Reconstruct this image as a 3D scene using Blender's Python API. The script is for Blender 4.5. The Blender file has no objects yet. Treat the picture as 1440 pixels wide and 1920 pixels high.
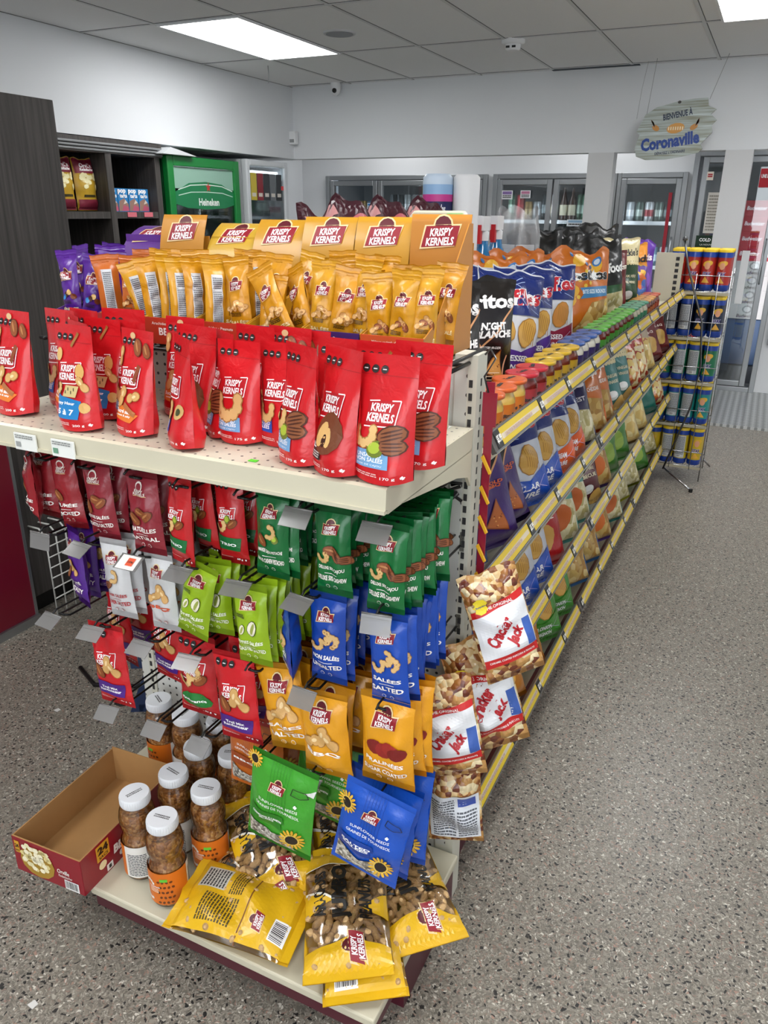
import bpy, bmesh, math, random
from mathutils import Vector, Matrix, Euler
PI = math.pi
sc = bpy.context.scene
COL = sc.collection

# ------------------------------------------------------------------ camera
F_PX = 1448.76; PITCH = 0.3713; YAW = -0.4447; ROLL = 0.00939
cam_d = bpy.data.cameras.new('camera')
cam_d.sensor_fit = 'VERTICAL'; cam_d.sensor_height = 36.0
cam_d.lens = F_PX / 1920.0 * 36.0
cam_d.clip_start = 0.05
cam = bpy.data.objects.new('camera', cam_d); COL.objects.link(cam)
def _cam_rot():
    cy, sy = math.cos(YAW), math.sin(YAW)
    Rz = Matrix(((cy, -sy, 0), (sy, cy, 0), (0, 0, 1)))
    B = Matrix(((1, 0, 0), (0, 0, -1), (0, 1, 0)))
    cp, sp = math.cos(PITCH), math.sin(PITCH)
    Rx = Matrix(((1, 0, 0), (0, cp, -sp), (0, sp, cp)))
    cr, sr = math.cos(ROLL), math.sin(ROLL)
    Rr = Matrix(((cr, -sr, 0), (sr, cr, 0), (0, 0, 1)))
    M = Rr @ Rx @ B @ Rz
    right, down, fwd = M[0], M[1], M[2]
    return Matrix((right, -down, -fwd)).transposed()
cam.matrix_world = Matrix.Translation((0, 0, 1.58)) @ _cam_rot().to_4x4()
sc.camera = cam

# ------------------------------------------------------------------ exposure, world, big lights
sc.view_settings.view_transform = 'Standard'
sc.view_settings.look = 'None'
sc.view_settings.exposure = -0.17
sc.view_settings.gamma = 1.0
sc.view_settings.use_curve_mapping = False
w = bpy.data.worlds.new('world'); sc.world = w; w.use_nodes = True
w.node_tree.nodes['Background'].inputs[0].default_value = (0.75, 0.85, 1.0, 1)
w.node_tree.nodes['Background'].inputs[1].default_value = 0.6
FIX_STRENGTH = 15.0       # ceiling panel lamps
def area(name, loc, rot, sx, sy, power, col=(1, 1, 1)):
    l = bpy.data.lights.new(name, 'AREA'); l.shape = 'RECTANGLE'; l.size = sx; l.size_y = sy
    l.energy = power; l.color = col
    o = bpy.data.objects.new(name, l); COL.objects.link(o); o.location = loc; o.rotation_euler = rot
    return o
# daylight through the shop window behind the camera
area('window_daylight', (0.3, -3.15, 1.5), (PI/2, 0, 0), 3.0, 2.0, 80, (0.93, 0.97, 1.0))

# ------------------------------------------------------------------ materials
def lin(h):
    h = h.lstrip('#'); c = [int(h[i:i+2], 16)/255 for i in (0, 2, 4)]
    return tuple((x/12.92 if x <= .04045 else ((x+.055)/1.055)**2.4) for x in c) + (1,)
_M = {}
def mat(name, hexc, rough=.5, metal=0., bump=0., bscale=60., coat=0., emit=None, spec=.5, var=0., stretch=(1, 1, 1)):
    if name in _M: return _M[name]
    m = bpy.data.materials.new(name); m.use_nodes = True
    nt = m.node_tree; b = nt.nodes['Principled BSDF']
    b.inputs['Base Color'].default_value = lin(hexc)
    b.inputs['Roughness'].default_value = rough; b.inputs['Metallic'].default_value = metal
    b.inputs['Coat Weight'].default_value = coat; b.inputs['Coat Roughness'].default_value = .12
    b.inputs['Specular IOR Level'].default_value = spec
    if emit is not None:
        b.inputs['Emission Color'].default_value = lin(hexc); b.inputs['Emission Strength'].default_value = emit
    if bump or var:
        tc = nt.nodes.new('ShaderNodeTexCoord'); mp = nt.nodes.new('ShaderNodeMapping')
        mp.inputs['Scale'].default_value = stretch
        nt.links.new(tc.outputs['Object'], mp.inputs[0])
        n = nt.nodes.new('ShaderNodeTexNoise'); n.inputs['Scale'].default_value = bscale
        n.inputs['Detail'].default_value = 3; n.inputs['Distortion'].default_value = .6
        nt.links.new(mp.outputs[0], n.inputs['Vector'])
        if bump:
            bp = nt.nodes.new('ShaderNodeBump'); bp.inputs['Strength'].default_value = bump
            bp.inputs['Distance'].default_value = .004
            nt.links.new(n.outputs[0], bp.inputs['Height']); nt.links.new(bp.outputs[0], b.inputs['Normal'])
        if var:
            mx = nt.nodes.new('ShaderNodeMix'); mx.data_type = 'RGBA'
            c = lin(hexc); k = 1-var
            mx.inputs[6].default_value = (c[0]*k, c[1]*k, c[2]*k, 1)
            mx.inputs[7].default_value = tuple(min(1, x*(1+var)) for x in c[:3]) + (1,)
            nt.links.new(n.outputs[0], mx.inputs[0]); nt.links.new(mx.outputs[2], b.inputs['Base Color'])
    _M[name] = m
    return m
def foil(hexc):   # glossy printed plastic film
    return mat('film_'+hexc, hexc, rough=.30, bump=.55, bscale=32, coat=.2)
def ink(hexc):    # printing on the film
    return mat('print_'+hexc, hexc, rough=.42)
def clear(name, tint='#ffffff', gloss=.12, rough=.08, haze=0., hexh='#dddddd'):
    if name in _M: return _M[name]
    m = bpy.data.materials.new(name); m.use_nodes = True; nt = m.node_tree
    nt.nodes.clear()
    out = nt.nodes.new('ShaderNodeOutputMaterial')
    tr = nt.nodes.new('ShaderNodeBsdfTransparent'); tr.inputs[0].default_value = lin(tint)
    gl = nt.nodes.new('ShaderNodeBsdfGlossy'); gl.inputs['Roughness'].default_value = rough
    fr = nt.nodes.new('ShaderNodeLayerWeight'); fr.inputs[0].default_value = .25
    ma = nt.nodes.new('ShaderNodeMath'); ma.operation = 'MULTIPLY_ADD'
    nt.links.new(fr.outputs['Fresnel'], ma.inputs[0]); ma.inputs[1].default_value = .8; ma.inputs[2].default_value = gloss*.4
    mx = nt.nodes.new('ShaderNodeMixShader'); nt.links.new(ma.outputs[0], mx.inputs[0])
    nt.links.new(tr.outputs[0], mx.inputs[1]); nt.links.new(gl.outputs[0], mx.inputs[2])
    last = mx
    if haze:
        df = nt.nodes.new('ShaderNodeBsdfDiffuse'); df.inputs[0].default_value = lin(hexh)
        m2 = nt.nodes.new('ShaderNodeMixShader'); m2.inputs[0].default_value = haze
        nt.links.new(mx.outputs[0], m2.inputs[1]); nt.links.new(df.outputs[0], m2.inputs[2]); last = m2
    nt.links.new(last.outputs[0], out.inputs[0])
    _M[name] = m
    return m
def granular(name, cols, scale, rough=.35, bump=.8, thr=None, coat=.3):
    """voronoi grains (nuts, popcorn) in the given colours"""
    if name in _M: return _M[name]
    m = bpy.data.materials.new(name); m.use_nodes = True; nt = m.node_tree; b = nt.nodes['Principled BSDF']
    tc = nt.nodes.new('ShaderNodeTexCoord')
    v = nt.nodes.new('ShaderNodeTexVoronoi'); v.inputs['Scale'].default_value = scale
    nt.links.new(tc.outputs['Object'], v.inputs['Vector'])
    rr = nt.nodes.new('ShaderNodeValToRGB'); el = rr.color_ramp.elements
    rr.color_ramp.interpolation = 'CONSTANT'
    el[0].color = lin(cols[0]); el[1].position = 1/len(cols); el[1].color = lin(cols[1])
    for i, c in enumerate(cols[2:]):
        e = el.new((i+2)/len(cols)); e.color = lin(c)
    sp = nt.nodes.new('ShaderNodeSeparateColor'); nt.links.new(v.outputs['Color'], sp.inputs[0])
    nt.links.new(sp.outputs[0], rr.inputs[0]); nt.links.new(rr.outputs[0], b.inputs['Base Color'])
    bp = nt.nodes.new('ShaderNodeBump'); bp.invert = True; bp.inputs['Strength'].default_value = bump; bp.inputs['Distance'].default_value = .006
    nt.links.new(v.outputs['Distance'], bp.inputs['Height']); nt.links.new(bp.outputs[0], b.inputs['Normal'])
    b.inputs['Roughness'].default_value = rough; b.inputs['Coat Weight'].default_value = coat
    _M[name] = m
    return m

def m_terrazzo():
    m = bpy.data.materials.new('terrazzo'); m.use_nodes = True; nt = m.node_tree; b = nt.nodes['Principled BSDF']
    tc = nt.nodes.new('ShaderNodeTexCoord')
    nz = nt.nodes.new('ShaderNodeTexNoise'); nz.inputs['Scale'].default_value = 60; nt.links.new(tc.outputs['Object'], nz.inputs['Vector'])
    ad = nt.nodes.new('ShaderNodeMix'); ad.data_type = 'RGBA'; ad.blend_type = 'LINEAR_LIGHT'; ad.inputs[0].default_value = .012
    nt.links.new(tc.outputs['Object'], ad.inputs[6]); nt.links.new(nz.outputs[1], ad.inputs[7])
    def layer(scale, stops):
        v = nt.nodes.new('ShaderNodeTexVoronoi'); v.inputs['Scale'].default_value = scale; v.voronoi_dimensions = '2D'
        nt.links.new(ad.outputs[2], v.inputs['Vector'])
        sp = nt.nodes.new('ShaderNodeSeparateColor'); nt.links.new(v.outputs['Color'], sp.inputs[0])
        rr = nt.nodes.new('ShaderNodeValToRGB'); rr.color_ramp.interpolation = 'CONSTANT'; el = rr.color_ramp.elements
        el[0].color = lin(stops[0][1]); el[1].position = stops[1][0]; el[1].color = lin(stops[1][1])
        for p, c in stops[2:]:
            e = el.new(p); e.color = lin(c)
        nt.links.new(sp.outputs[0], rr.inputs[0])
        return v, sp, rr
    v1, s1, r1 = layer(340, [(0, '#857f75'), (.22, '#736e65'), (.40, '#938d81'), (.58, '#80796d'), (.72, '#69645c'), (.84, '#aaa498'), (.93, '#90766a'), (.965, '#5f5b54')])
    v2, s2, r2 = layer(78, [(0, '#242423'), (.5, '#2d2b2a')])
    v3, s3, r3 = layer(120, [(0, '#cbc6ba'), (.5, '#a08274')])
    def mask(v, s, thr, dist):
        a = nt.nodes.new('ShaderNodeMath'); a.operation = 'LESS_THAN'; a.inputs[1].default_value = dist; nt.links.new(v.outputs['Distance'], a.inputs[0])
        c = nt.nodes.new('ShaderNodeMath'); c.operation = 'LESS_THAN'; c.inputs[1].default_value = thr; nt.links.new(s.outputs[1], c.inputs[0])
        k = nt.nodes.new('ShaderNodeMath'); k.operation = 'MULTIPLY'; nt.links.new(a.outputs[0], k.inputs[0]); nt.links.new(c.outputs[0], k.inputs[1])
        return k
    k3 = mask(v3, s3, .15, .30); k2 = mask(v2, s2, .30, .25)
    mx = nt.nodes.new('ShaderNodeMix'); mx.data_type = 'RGBA'
    nt.links.new(k3.outputs[0], mx.inputs[0]); nt.links.new(r1.outputs[0], mx.inputs[6]); nt.links.new(r3.outputs[0], mx.inputs[7])
    my = nt.nodes.new('ShaderNodeMix'); my.data_type = 'RGBA'
    nt.links.new(k2.outputs[0], my.inputs[0]); nt.links.new(mx.outputs[2], my.inputs[6]); nt.links.new(r2.outputs[0], my.inputs[7])
    nt.links.new(my.outputs[2], b.inputs['Base Color'])
    b.inputs['Roughness'].default_value = .38
    return m
def m_perf(name, base, hole, pitch, r, axes=(0, 2), rough=.45):
    m = bpy.data.materials.new(name); m.use_nodes = True; nt = m.node_tree; b = nt.nodes['Principled BSDF']
    tc = nt.nodes.new('ShaderNodeTexCoord'); sp = nt.nodes.new('ShaderNodeSeparateXYZ'); nt.links.new(tc.outputs['Object'], sp.inputs[0])
    ds = []
    for a in axes:
        q = nt.nodes.new('ShaderNodeMath'); q.operation = 'PINGPONG'; q.inputs[1].default_value = pitch/2; nt.links.new(sp.outputs[a], q.inputs[0])
        p = nt.nodes.new('ShaderNodeMath'); p.operation = 'POWER'; p.inputs[1].default_value = 2; nt.links.new(q.outputs[0], p.inputs[0]); ds.append(p)
    s = nt.nodes.new('ShaderNodeMath'); s.operation = 'ADD'; nt.links.new(ds[0].outputs[0], s.inputs[0]); nt.links.new(ds[1].outputs[0], s.inputs[1])
    l = nt.nodes.new('ShaderNodeMath'); l.operation = 'LESS_THAN'; l.inputs[1].default_value = r*r; nt.links.new(s.outputs[0], l.inputs[0])
    mx = nt.nodes.new('ShaderNodeMix'); mx.data_type = 'RGBA'; mx.inputs[6].default_value = lin(base); mx.inputs[7].default_value = lin(hole)
    nt.links.new(l.outputs[0], mx.inputs[0]); nt.links.new(mx.outputs[2], b.inputs['Base Color']); b.inputs['Roughness'].default_value = rough
    return m
def m_wood():
    m = bpy.data.materials.new('dark_wood_laminate'); m.use_nodes = True; nt = m.node_tree; b = nt.nodes['Principled BSDF']
    tc = nt.nodes.new('ShaderNodeTexCoord'); mp = nt.nodes.new('ShaderNodeMapping'); mp.inputs['Scale'].default_value = (40, 40, 1.2)
    nt.links.new(tc.outputs['Object'], mp.inputs[0])
    n = nt.nodes.new('ShaderNodeTexNoise'); n.inputs['Scale'].default_value = 2; n.inputs['Detail'].default_value = 5; nt.links.new(mp.outputs[0], n.inputs['Vector'])
    r = nt.nodes.new('ShaderNodeValToRGB'); r.color_ramp.elements[0].position = .3; r.color_ramp.elements[1].position = .75
    r.color_ramp.elements[0].color = lin('#33302e'); r.color_ramp.elements[1].color = lin('#55504d')
    nt.links.new(n.outputs[0], r.inputs[0]); nt.links.new(r.outputs[0], b.inputs['Base Color']); b.inputs['Roughness'].default_value = .5
    return m

WALL = mat('wall_paint', '#dfe2e5', .75, bump=.06, bscale=120)
WHITE = mat('white_paint', '#e4e6e8', .6)
CREAM = mat('cream_metal', '#c8c3ad', .38, var=.04, bscale=8)
CREAM2 = mat('cream_metal_upright', '#c9c8ba', .4)
MAROON = mat('maroon_metal', '#4c1424', .35)
BLACK = mat('black_plastic', '#121212', .4)
WIRE = mat('black_wire', '#141414', .35, metal=.3)
CHROME = mat('chrome_wire', '#b4b6b8', .22, metal=1.)
ALU = mat('brushed_aluminium', '#a9adb0', .32, metal=.9)
STEEL = mat('cooler_frame_steel', '#9da0a2', .3, metal=.75)
GREY = mat('grey_paint', '#8d8f90', .5)
DARK = mat('dark_interior', '#1b1c1f', .6)
GLASS = clear('cooler_glass', '#d9dedf', gloss=.22, rough=.02)
FLAP = clear('clear_plastic_flap', '#b9bcbc', gloss=.3, rough=.2, haze=.28, hexh='#b9b6b4')
FILM = clear('clear_film', '#f4f1ea', gloss=.25, rough=.12)
WOOD = m_wood()

# ------------------------------------------------------------------ mesh building
class MB:
    def __init__(s): s.v = []; s.f = []; s.mi = []; s.mats = []; s.smooth = []
    def m(s, mt):
        if mt not in s.mats: s.mats.append(mt)
        return s.mats.index(mt)
    def add(s, vs, fs, mt, smooth=False):
        o = len(s.v); s.v.extend([tuple(p) for p in vs]); k = s.m(mt)
        for f in fs: s.f.append(tuple(i+o for i in f)); s.mi.append(k); s.smooth.append(smooth)
    def box(s, a, b, mt):
        x0, y0, z0 = a; x1, y1, z1 = b
        vs = [(x0,y0,z0),(x1,y0,z0),(x1,y1,z0),(x0,y1,z0),(x0,y0,z1),(x1,y0,z1),(x1,y1,z1),(x0,y1,z1)]
        s.add(vs, [(0,3,2,1),(4,5,6,7),(0,1,5,4),(1,2,6,5),(2,3,7,6),(3,0,4,7)], mt); return s
    def tube(s, pts, r, mt, n=6):
        pts = [Vector(p) for p in pts]; rings = []
        for i, p in enumerate(pts):
            if i == 0: d = pts[1]-p
            elif i == len(pts)-1: d = p-pts[i-1]
            else: d = (pts[i+1]-p).normalized()+(p-pts[i-1]).normalized()
            d.normalize(); a = d.orthogonal() if abs(d.z) > .99 else d.cross(Vector((0,0,1)))
            a.normalize(); b = d.cross(a)
            rings.append([p+r*(math.cos(t)*a+math.sin(t)*b) for t in [2*PI*k/n for k in range(n)]])
        vs = [q for g in rings for q in g]; fs = []
        for i in range(len(pts)-1):
            for k in range(n):
                fs.append((i*n+k, i*n+(k+1)%n, (i+1)*n+(k+1)%n, (i+1)*n+k))
        fs.append(tuple(range(n))[::-1]); fs.append(tuple((len(pts)-1)*n+k for k in range(n)))
        s.add(vs, fs, mt, True); return s
    def lathe(s, prof, mt, n=20, c=(0,0,0), caps=True):
        vs = []; fs = []
        for r, z in prof:
            for k in range(n):
                t = 2*PI*k/n; vs.append((c[0]+r*math.cos(t), c[1]+r*math.sin(t), c[2]+z))
        L = len(prof)
        for i in range(L-1):
            for k in range(n): fs.append((i*n+k, i*n+(k+1)%n, (i+1)*n+(k+1)%n, (i+1)*n+k))
        s.add(vs, fs, mt, True)
        if caps:
            s.add(vs[:n], [tuple(range(n))[::-1]], mt); s.add(vs[-n:], [tuple(range(n))], mt)
        return s
    def prism(s, poly, y0, y1, mt, plane='xz'):
        n = len(poly)
        if plane == 'xz': P = lambda a, b, c: (a, c, b)
        elif plane == 'yz': P = lambda a, b, c: (c, a, b)
        else: P = lambda a, b, c: (a, b, c)
        vs = [P(a, b, y0) for a, b in poly]+[P(a, b, y1) for a, b in poly]
        fs = [tuple(range(n)), tuple(range(2*n-1, n-1, -1))]+[(i, i+n, (i+1)%n+n, (i+1)%n) for i in range(n)]
        s.add(vs, fs, mt); return s
    def mesh(s, name):
        me = bpy.data.meshes.new(name); me.from_pydata(s.v, [], s.f)
        for m_ in s.mats: me.materials.append(m_)
        me.polygons.foreach_set('material_index', s.mi); me.polygons.foreach_set('use_smooth', s.smooth)
        me.update(); 
        return me
    def build(s, name, parent=None, fixn=True, bevel=0):
        me = s.mesh(name)
        if fixn:
            bm = bmesh.new(); bm.from_mesh(me); bmesh.ops.recalc_face_normals(bm, faces=bm.faces); bm.to_mesh(me); bm.free()
        o = bpy.data.objects.new(name, me); COL.objects.link(o)
        if parent: o.parent = parent
        if bevel:
            b = o.modifiers.new('bevel', 'BEVEL'); b.width = bevel; b.segments = 2; b.limit_method = 'ANGLE'
        return o
def tag(o, label=None, cat=None, group=None, kind=None):
    if label: o['label'] = label
    if cat: o['category'] = cat
    if group: o['group'] = group
    if kind: o['kind'] = kind
    return o
def empty(name, loc=(0,0,0), rz=0):
    o = bpy.data.objects.new(name, None); COL.objects.link(o); o.location = loc; o.rotation_euler = (0,0,rz); o.empty_display_size = .05
    return o
def inst(mesh, name, loc, rot=(0,0,0), parent=None, scale=None):
    o = bpy.data.objects.new(name, mesh); COL.objects.link(o); o.location = loc; o.rotation_euler = rot
    if parent: o.parent = parent
    if scale: o.scale = scale
    return o
def kids(o): return [c for c in o.children]
def dup(o, loc=None, rot=None, parent=None):
    c = o.copy(); COL.objects.link(c)
    if parent: c.parent = parent
    if loc is not None: c.location = loc
    if rot is not None: c.rotation_euler = rot
    for ch in kids(o):
        d = dup(ch, parent=c)
    return c
def struct(o): o['kind'] = 'structure'; return o
ORD = ['first','second','third','fourth','fifth','sixth','seventh','eighth','ninth','tenth','eleventh','twelfth','thirteenth','fourteenth','fifteenth','sixteenth','seventeenth','eighteenth','nineteenth','twentieth']

# ------------------------------------------------------------------ lettering
_T = {}
def glyphs(s, bold=.02, shear=0., spacing=1.0, lines=.85):
    key = (s, bold, shear, spacing, lines)
    if key in _T: return _T[key]
    c = bpy.data.curves.new('lettering', 'FONT'); c.body = s; c.size = 1; c.offset = bold; c.shear = shear
    c.resolution_u = 2; c.align_x = 'CENTER'; c.space_character = spacing; c.space_line = lines
    o = bpy.data.objects.new('lettering', c); COL.objects.link(o)
    dg = bpy.context.evaluated_depsgraph_get(); me = bpy.data.meshes.new_from_object(o.evaluated_get(dg))
    vs = [(v.co.x, v.co.y) for v in me.vertices]; fs = [tuple(p.vertices) for p in me.polygons]
    bpy.data.objects.remove(o); bpy.data.curves.remove(c); bpy.data.meshes.remove(me)
    if not vs: vs = [(0, 0)]
    x0 = min(a for a, b in vs); x1 = max(a for a, b in vs); y0 = min(b for a, b in vs); y1 = max(b for a, b in vs)
    cx, cy = (x0+x1)/2, (y0+y1)/2
    vs = [(a-cx, b-cy) for a, b in vs]
    _T[key] = (vs, fs, max(1e-6, x1-x0), max(1e-6, y1-y0)); return _T[key]
def split2d(poly, L):
    bm = bmesh.new(); vs = [bm.verts.new((a, b, 0)) for a, b in poly]; bm.faces.new(vs)
    bmesh.ops.triangulate(bm, faces=bm.faces)
    for _ in range(5):
        es = [e for e in bm.edges if e.calc_length() > L]
        if not es: break
        bmesh.ops.subdivide_edges(bm, edges=es, cuts=1); bmesh.ops.triangulate(bm, faces=bm.faces)
    bm.verts.index_update()
    v = [(p.co.x, p.co.y) for p in bm.verts]; f = [tuple(q.index for q in g.verts) for g in bm.faces]; bm.free(); return v, f

class Pack:
    """a package: body grid plus printing laid on the front through the surface function S(px, pz) -> (x, y, z)"""
    def __init__(s, S, L=.012, off=.0009): s.mb = MB(); s.S = S; s.L = L; s.off = off; s.k = 0
    T = None
    def put(s, vs, fs, mt, layer):
        if s.T: vs = [s.T(a, b) for a, b in vs]
        o = s.off+.00035*layer; out = []
        for a, b in vs:
            x, y, z = s.S(a, b); out.append((x, y-o, z))
        fs2 = []
        for f in fs:
            ar = 0
            for i in range(len(f)):
                p, q = vs[f[i]], vs[f[(i+1) % len(f)]]; ar += p[0]*q[1]-q[0]*p[1]
            fs2.append(f if ar > 0 else tuple(reversed(f)))
        s.mb.add(out, fs2, mt)
    def poly(s, pts, col, layer=1):
        v, f = split2d(pts, s.L); s.put(v, f, ink(col) if isinstance(col, str) else col, layer)
    def rect(s, x0, z0, x1, z1, col, layer=1, sk=0): s.poly([(x0, z0), (x1, z0), (x1+sk, z1), (x0+sk, z1)], col, layer)
    def ell(s, cx, cz, rx, rz, col, layer=1, rot=0, n=12):
        c, q = math.cos(rot), math.sin(rot)
        s.poly([(cx+rx*math.cos(t)*c-rz*math.sin(t)*q, cz+rx*math.cos(t)*q+rz*math.sin(t)*c) for t in [2*PI*i/n for i in range(n)]], col, layer)
    def line(s, pts, w, col, layer=1):
        for (ax, az), (bx, bz) in zip(pts, pts[1:]):
            d = Vector((bx-ax, bz-az)); l = d.length or 1e-6; nx, nz = -d.y/l*w/2, d.x/l*w/2
            s.poly([(ax-nx, az-nz), (bx-nx, bz-nz), (bx+nx, bz+nz), (ax+nx, az+nz)], col, layer)
    def text(s, t, cx, cz, w=None, h=None, col='#ffffff', bold=.02, shear=0., rot=0, layer=3, lines=.85):
        vs, fs, W, H = glyphs(t, bold, shear, 1.0, lines)
        if w is None and h is None: h = .01
        sx = (w/W) if w else h/H; sy = (h/H) if h else w/W
        c, q = math.cos(rot), math.sin(rot)
        v2 = [(cx+a*sx*c-b*sy*q, cz+a*sx*q+b*sy*c) for a, b in vs]
        s.put(v2, fs, ink(col) if isinstance(col, str) else col, layer)
def waves(seed, amp, lo=25, hi=70, n=6):
    r = random.Random(seed); W = []
    for _ in range(n):
        t = r.uniform(0, PI); k = r.uniform(lo, hi); W.append((k*math.cos(t), k*math.sin(t), r.uniform(0, 6.28), amp/n*r.uniform(.6, 1.6)))
    return lambda x, z: sum(a*math.sin(kx*x+kz*z+p) for kx, kz, p, a in W)

def grid(P, back, w, rows, nu, mfront, mback, closebottom=False):
    """front and back sheets of a package"""
    for sgn, fn, mt in ((0, P.S, mfront), (1, back, mback)):
        vs = []; fs = []
        for r in rows:
            for i in range(nu+1):
                vs.append(fn((i/nu-.5)*w, r))
        for j in range(len(rows)-1):
            for i in range(nu):
                a = j*(nu+1)+i; q = (a, a+1, a+nu+2, a+nu+1)
                fs.append(q if sgn == 0 else q[::-1])
        P.mb.add(vs, fs, mt, True)
    if closebottom:
        vs = [P.S((i/nu-.5)*w, rows[0]) for i in range(nu+1)]+[back((i/nu-.5)*w, rows[0]) for i in range(nu+1)]
        P.mb.add(vs, [(i, i+nu+1, i+nu+2, i+1) for i in range(nu)], mback)
def pillow(w, h, d, seed, col, seal=.012, pinch=.05, noise=.12, nu=12, nv=16, crimp=False, colb=None, sag=.0, topflare=0., L=None, jag=0., mfront=None):
    nz = waves(seed, d*noise, lo=18/w*.25, hi=60/w*.25+20); r = random.Random(seed+7)
    bend = r.uniform(-1, 1)*.02*h; tw = [r.uniform(-1, 1)*jag for _ in range(6)]
    def core(px, pz, sg):
        u = max(-1, min(1, px/(w/2))); v = (pz-seal)/(h-2*seal); v = max(0, min(1, v))
        tv = max(0., 4*v*(1-v)); tvs = tv**.45
        # fuller towards the bottom when it sags
        sh = 1+sag*(1-2*v)
        tu = (1-abs(u)**2.6)**.75 if abs(u) < 1 else 0
        t = d/2*tvs*tu*sh
        x = px*(1-pinch*tvs*(1-.3*topflare))*(1+topflare*max(0, (pz-(h-3*seal))/(3*seal))**1.5)
        n = nz(px, pz)*min(1, tv*2)*(.35+.65*tu)
        y = sg*t+(n if sg < 0 else -n)+bend*math.sin(PI*pz/h)*.4
        if v >= 1: y += tw[0]*math.sin(9*u+tw[1]*50)*w*.05
        z = pz
        if jag and pz > h*.8:
            kk = (pz-h*.8)/(h*.2); z += jag*w*kk*(math.sin(u*4.3+tw[2]*60)+.6*math.sin(u*9+tw[3]*60)); y += jag*w*kk*math.sin(u*6+tw[4]*40)*.8
        if crimp and (pz > h-seal or pz < seal):
            y += .0009*(1 if int(round(pz*1000/1.7)) % 2 else -1)
        return (x, y, z)
    P = Pack(lambda a, b: core(a, b, -1), L=L or max(.008, w/12), off=.0009 if w < .15 else .0022)
    rows = [0, seal*.5, seal]+[seal+(h-2*seal)*i/nv for i in range(1, nv)]+[h-seal]
    rows += [h-seal+seal*i/(8 if crimp else 2) for i in range(1, (8 if crimp else 2)+1)]
    f = mfront or foil(col)
    grid(P, lambda a, b: core(a, b, 1), w, rows, nu, f, foil(colb) if colb else f)
    P.w, P.h = w, h
    return P
def pouch(w, h, d, seed, col, noise=.10, nu=14, nv=18):
    nz = waves(seed, d*noise, lo=25, hi=90); r = random.Random(seed); b1 = r.uniform(-1, 1)*.01
    def core(px, pz, sg):
        u = max(-1, min(1, px/(w/2))); v = pz/h
        tv = (1-max(0, (v-.12))/.78)**.8 if v < .9 else 0
        if v < .12: tv = .88+v
        tu = (1-abs(u)**3)**.7 if abs(u) < 1 else 0
        t = d/2*max(0, tv)*tu
        n = nz(px, pz)*min(1, (1-v)*2.2)*(.3+.7*tu)
        y = sg*t+(n if sg < 0 else -n)+b1*v
        x = px*(1-.035*math.sin(PI*min(1, v/.9)))
        z = pz+.008*abs(u)**2*max(0, 1-v*5)
        return (x, y, z)
    P = Pack(lambda a, b: core(a, b, -1), L=.012, off=.0009)
    rows = [h*i/nv for i in range(nv+1)]
    grid(P, lambda a, b: core(a, b, 1), w, rows, nu, foil(col), foil(col), True)
    P.w, P.h = w, h
    return P

# small drawings shared by the packages
def kk_shield(P, cx, cz, w, hang=True):
    h = w*.62; sk = w*.08
    P.ell(cx+sk, cz+h*.5, w*.30, w*.32, '#e6cf9a', 1); P.ell(cx+sk, cz+h*.5, w*.25, w*.27, '#5a1320', 2)
    b = w*.05
    P.poly([(cx-w/2-b-sk*.6, cz-h/2-b), (cx+w/2-b, cz-h/2+b), (cx+w/2+b+sk, cz+h/2+b), (cx-w/2+sk-b, cz+h/2)], '#e6cf9a', 2)
    P.poly([(cx-w/2-sk*.6, cz-h/2), (cx+w/2-sk*.2, cz-h/2+b*1.4), (cx+w/2+sk, cz+h/2), (cx-w/2+sk, cz+h/2-b*.6)], '#8f1626', 3)
    P.text('KRISPY', cx+sk*.5, cz+h*.20, w*.70, h*.36, '#ffffff', .03, .25, .06, 4)
    P.text('KERNELS', cx+sk*.1, cz-h*.22, w*.86, h*.36, '#ffffff', .03, .25, .06, 4)
def kk_red(P, cx, cz, w, dark='#b3141f'):
    h = w*.55
    P.poly([(cx-w*.52, cz-h*.62), (cx+w*.46, cz-h*.5), (cx+w*.56, cz+h*.62), (cx-w*.42, cz+h*.5)], dark, 1)
    P.line([(cx-w*.42, cz+h*.5), (cx-w*.1, cz+h*.56)], w*.03, '#ffffff', 2)
    P.line([(cx+w*.28, cz+h*.6), (cx+w*.56, cz+h*.64), (cx+w*.47, cz-h*.5), (cx+w*.3, cz-h*.62), (cx-w*.52, cz-h*.72)], w*.03, '#ffffff', 2)
    P.text('KRISPY', cx, cz+h*.24, w*.74, h*.40, '#ffffff', .03, .2, .04, 3)
    P.text('KERNELS', cx-w*.02, cz-h*.24, w*.9, h*.42, '#ffffff', .03, .2, .04, 3)
def almond(P, x, z, s, rot=.6, c='#8a4a24'): 
    P.ell(x, z, s*.36, s*.6, '#5d2d14', 4, rot); P.ell(x, z, s*.31, s*.54, c, 5, rot); P.ell(x-s*.06, z+s*.05, s*.07, s*.36, '#b47a48', 6, rot)
def peanut(P, x, z, s, rot=1.2, c='#d2a566'):
    dx, dz = math.cos(rot)*s*.3, math.sin(rot)*s*.3
    for k in (-1, 1): P.ell(x+k*dx, z+k*dz, s*.42, s*.33, '#a87538', 4, rot)
    for k in (-1, 1): P.ell(x+k*dx, z+k*dz, s*.37, s*.28, c, 5, rot)
    P.ell(x+dx*.6, z+dz*.6, s*.2, s*.1, '#ecd09c', 6, rot)
def cashew(P, x, z, s, rot=0, c='#d9b377'):
    for col, r, lay in (('#a97a40', .19, 4), (c, .155, 5)):
        for k in range(7):
            t = rot+PI+k*PI/6*1.15-.2; P.ell(x+s*.42*math.cos(t), z+s*.42*math.sin(t)+s*.15, s*r*1.15, s*r*1.15, col, lay, 0, 8)
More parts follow.
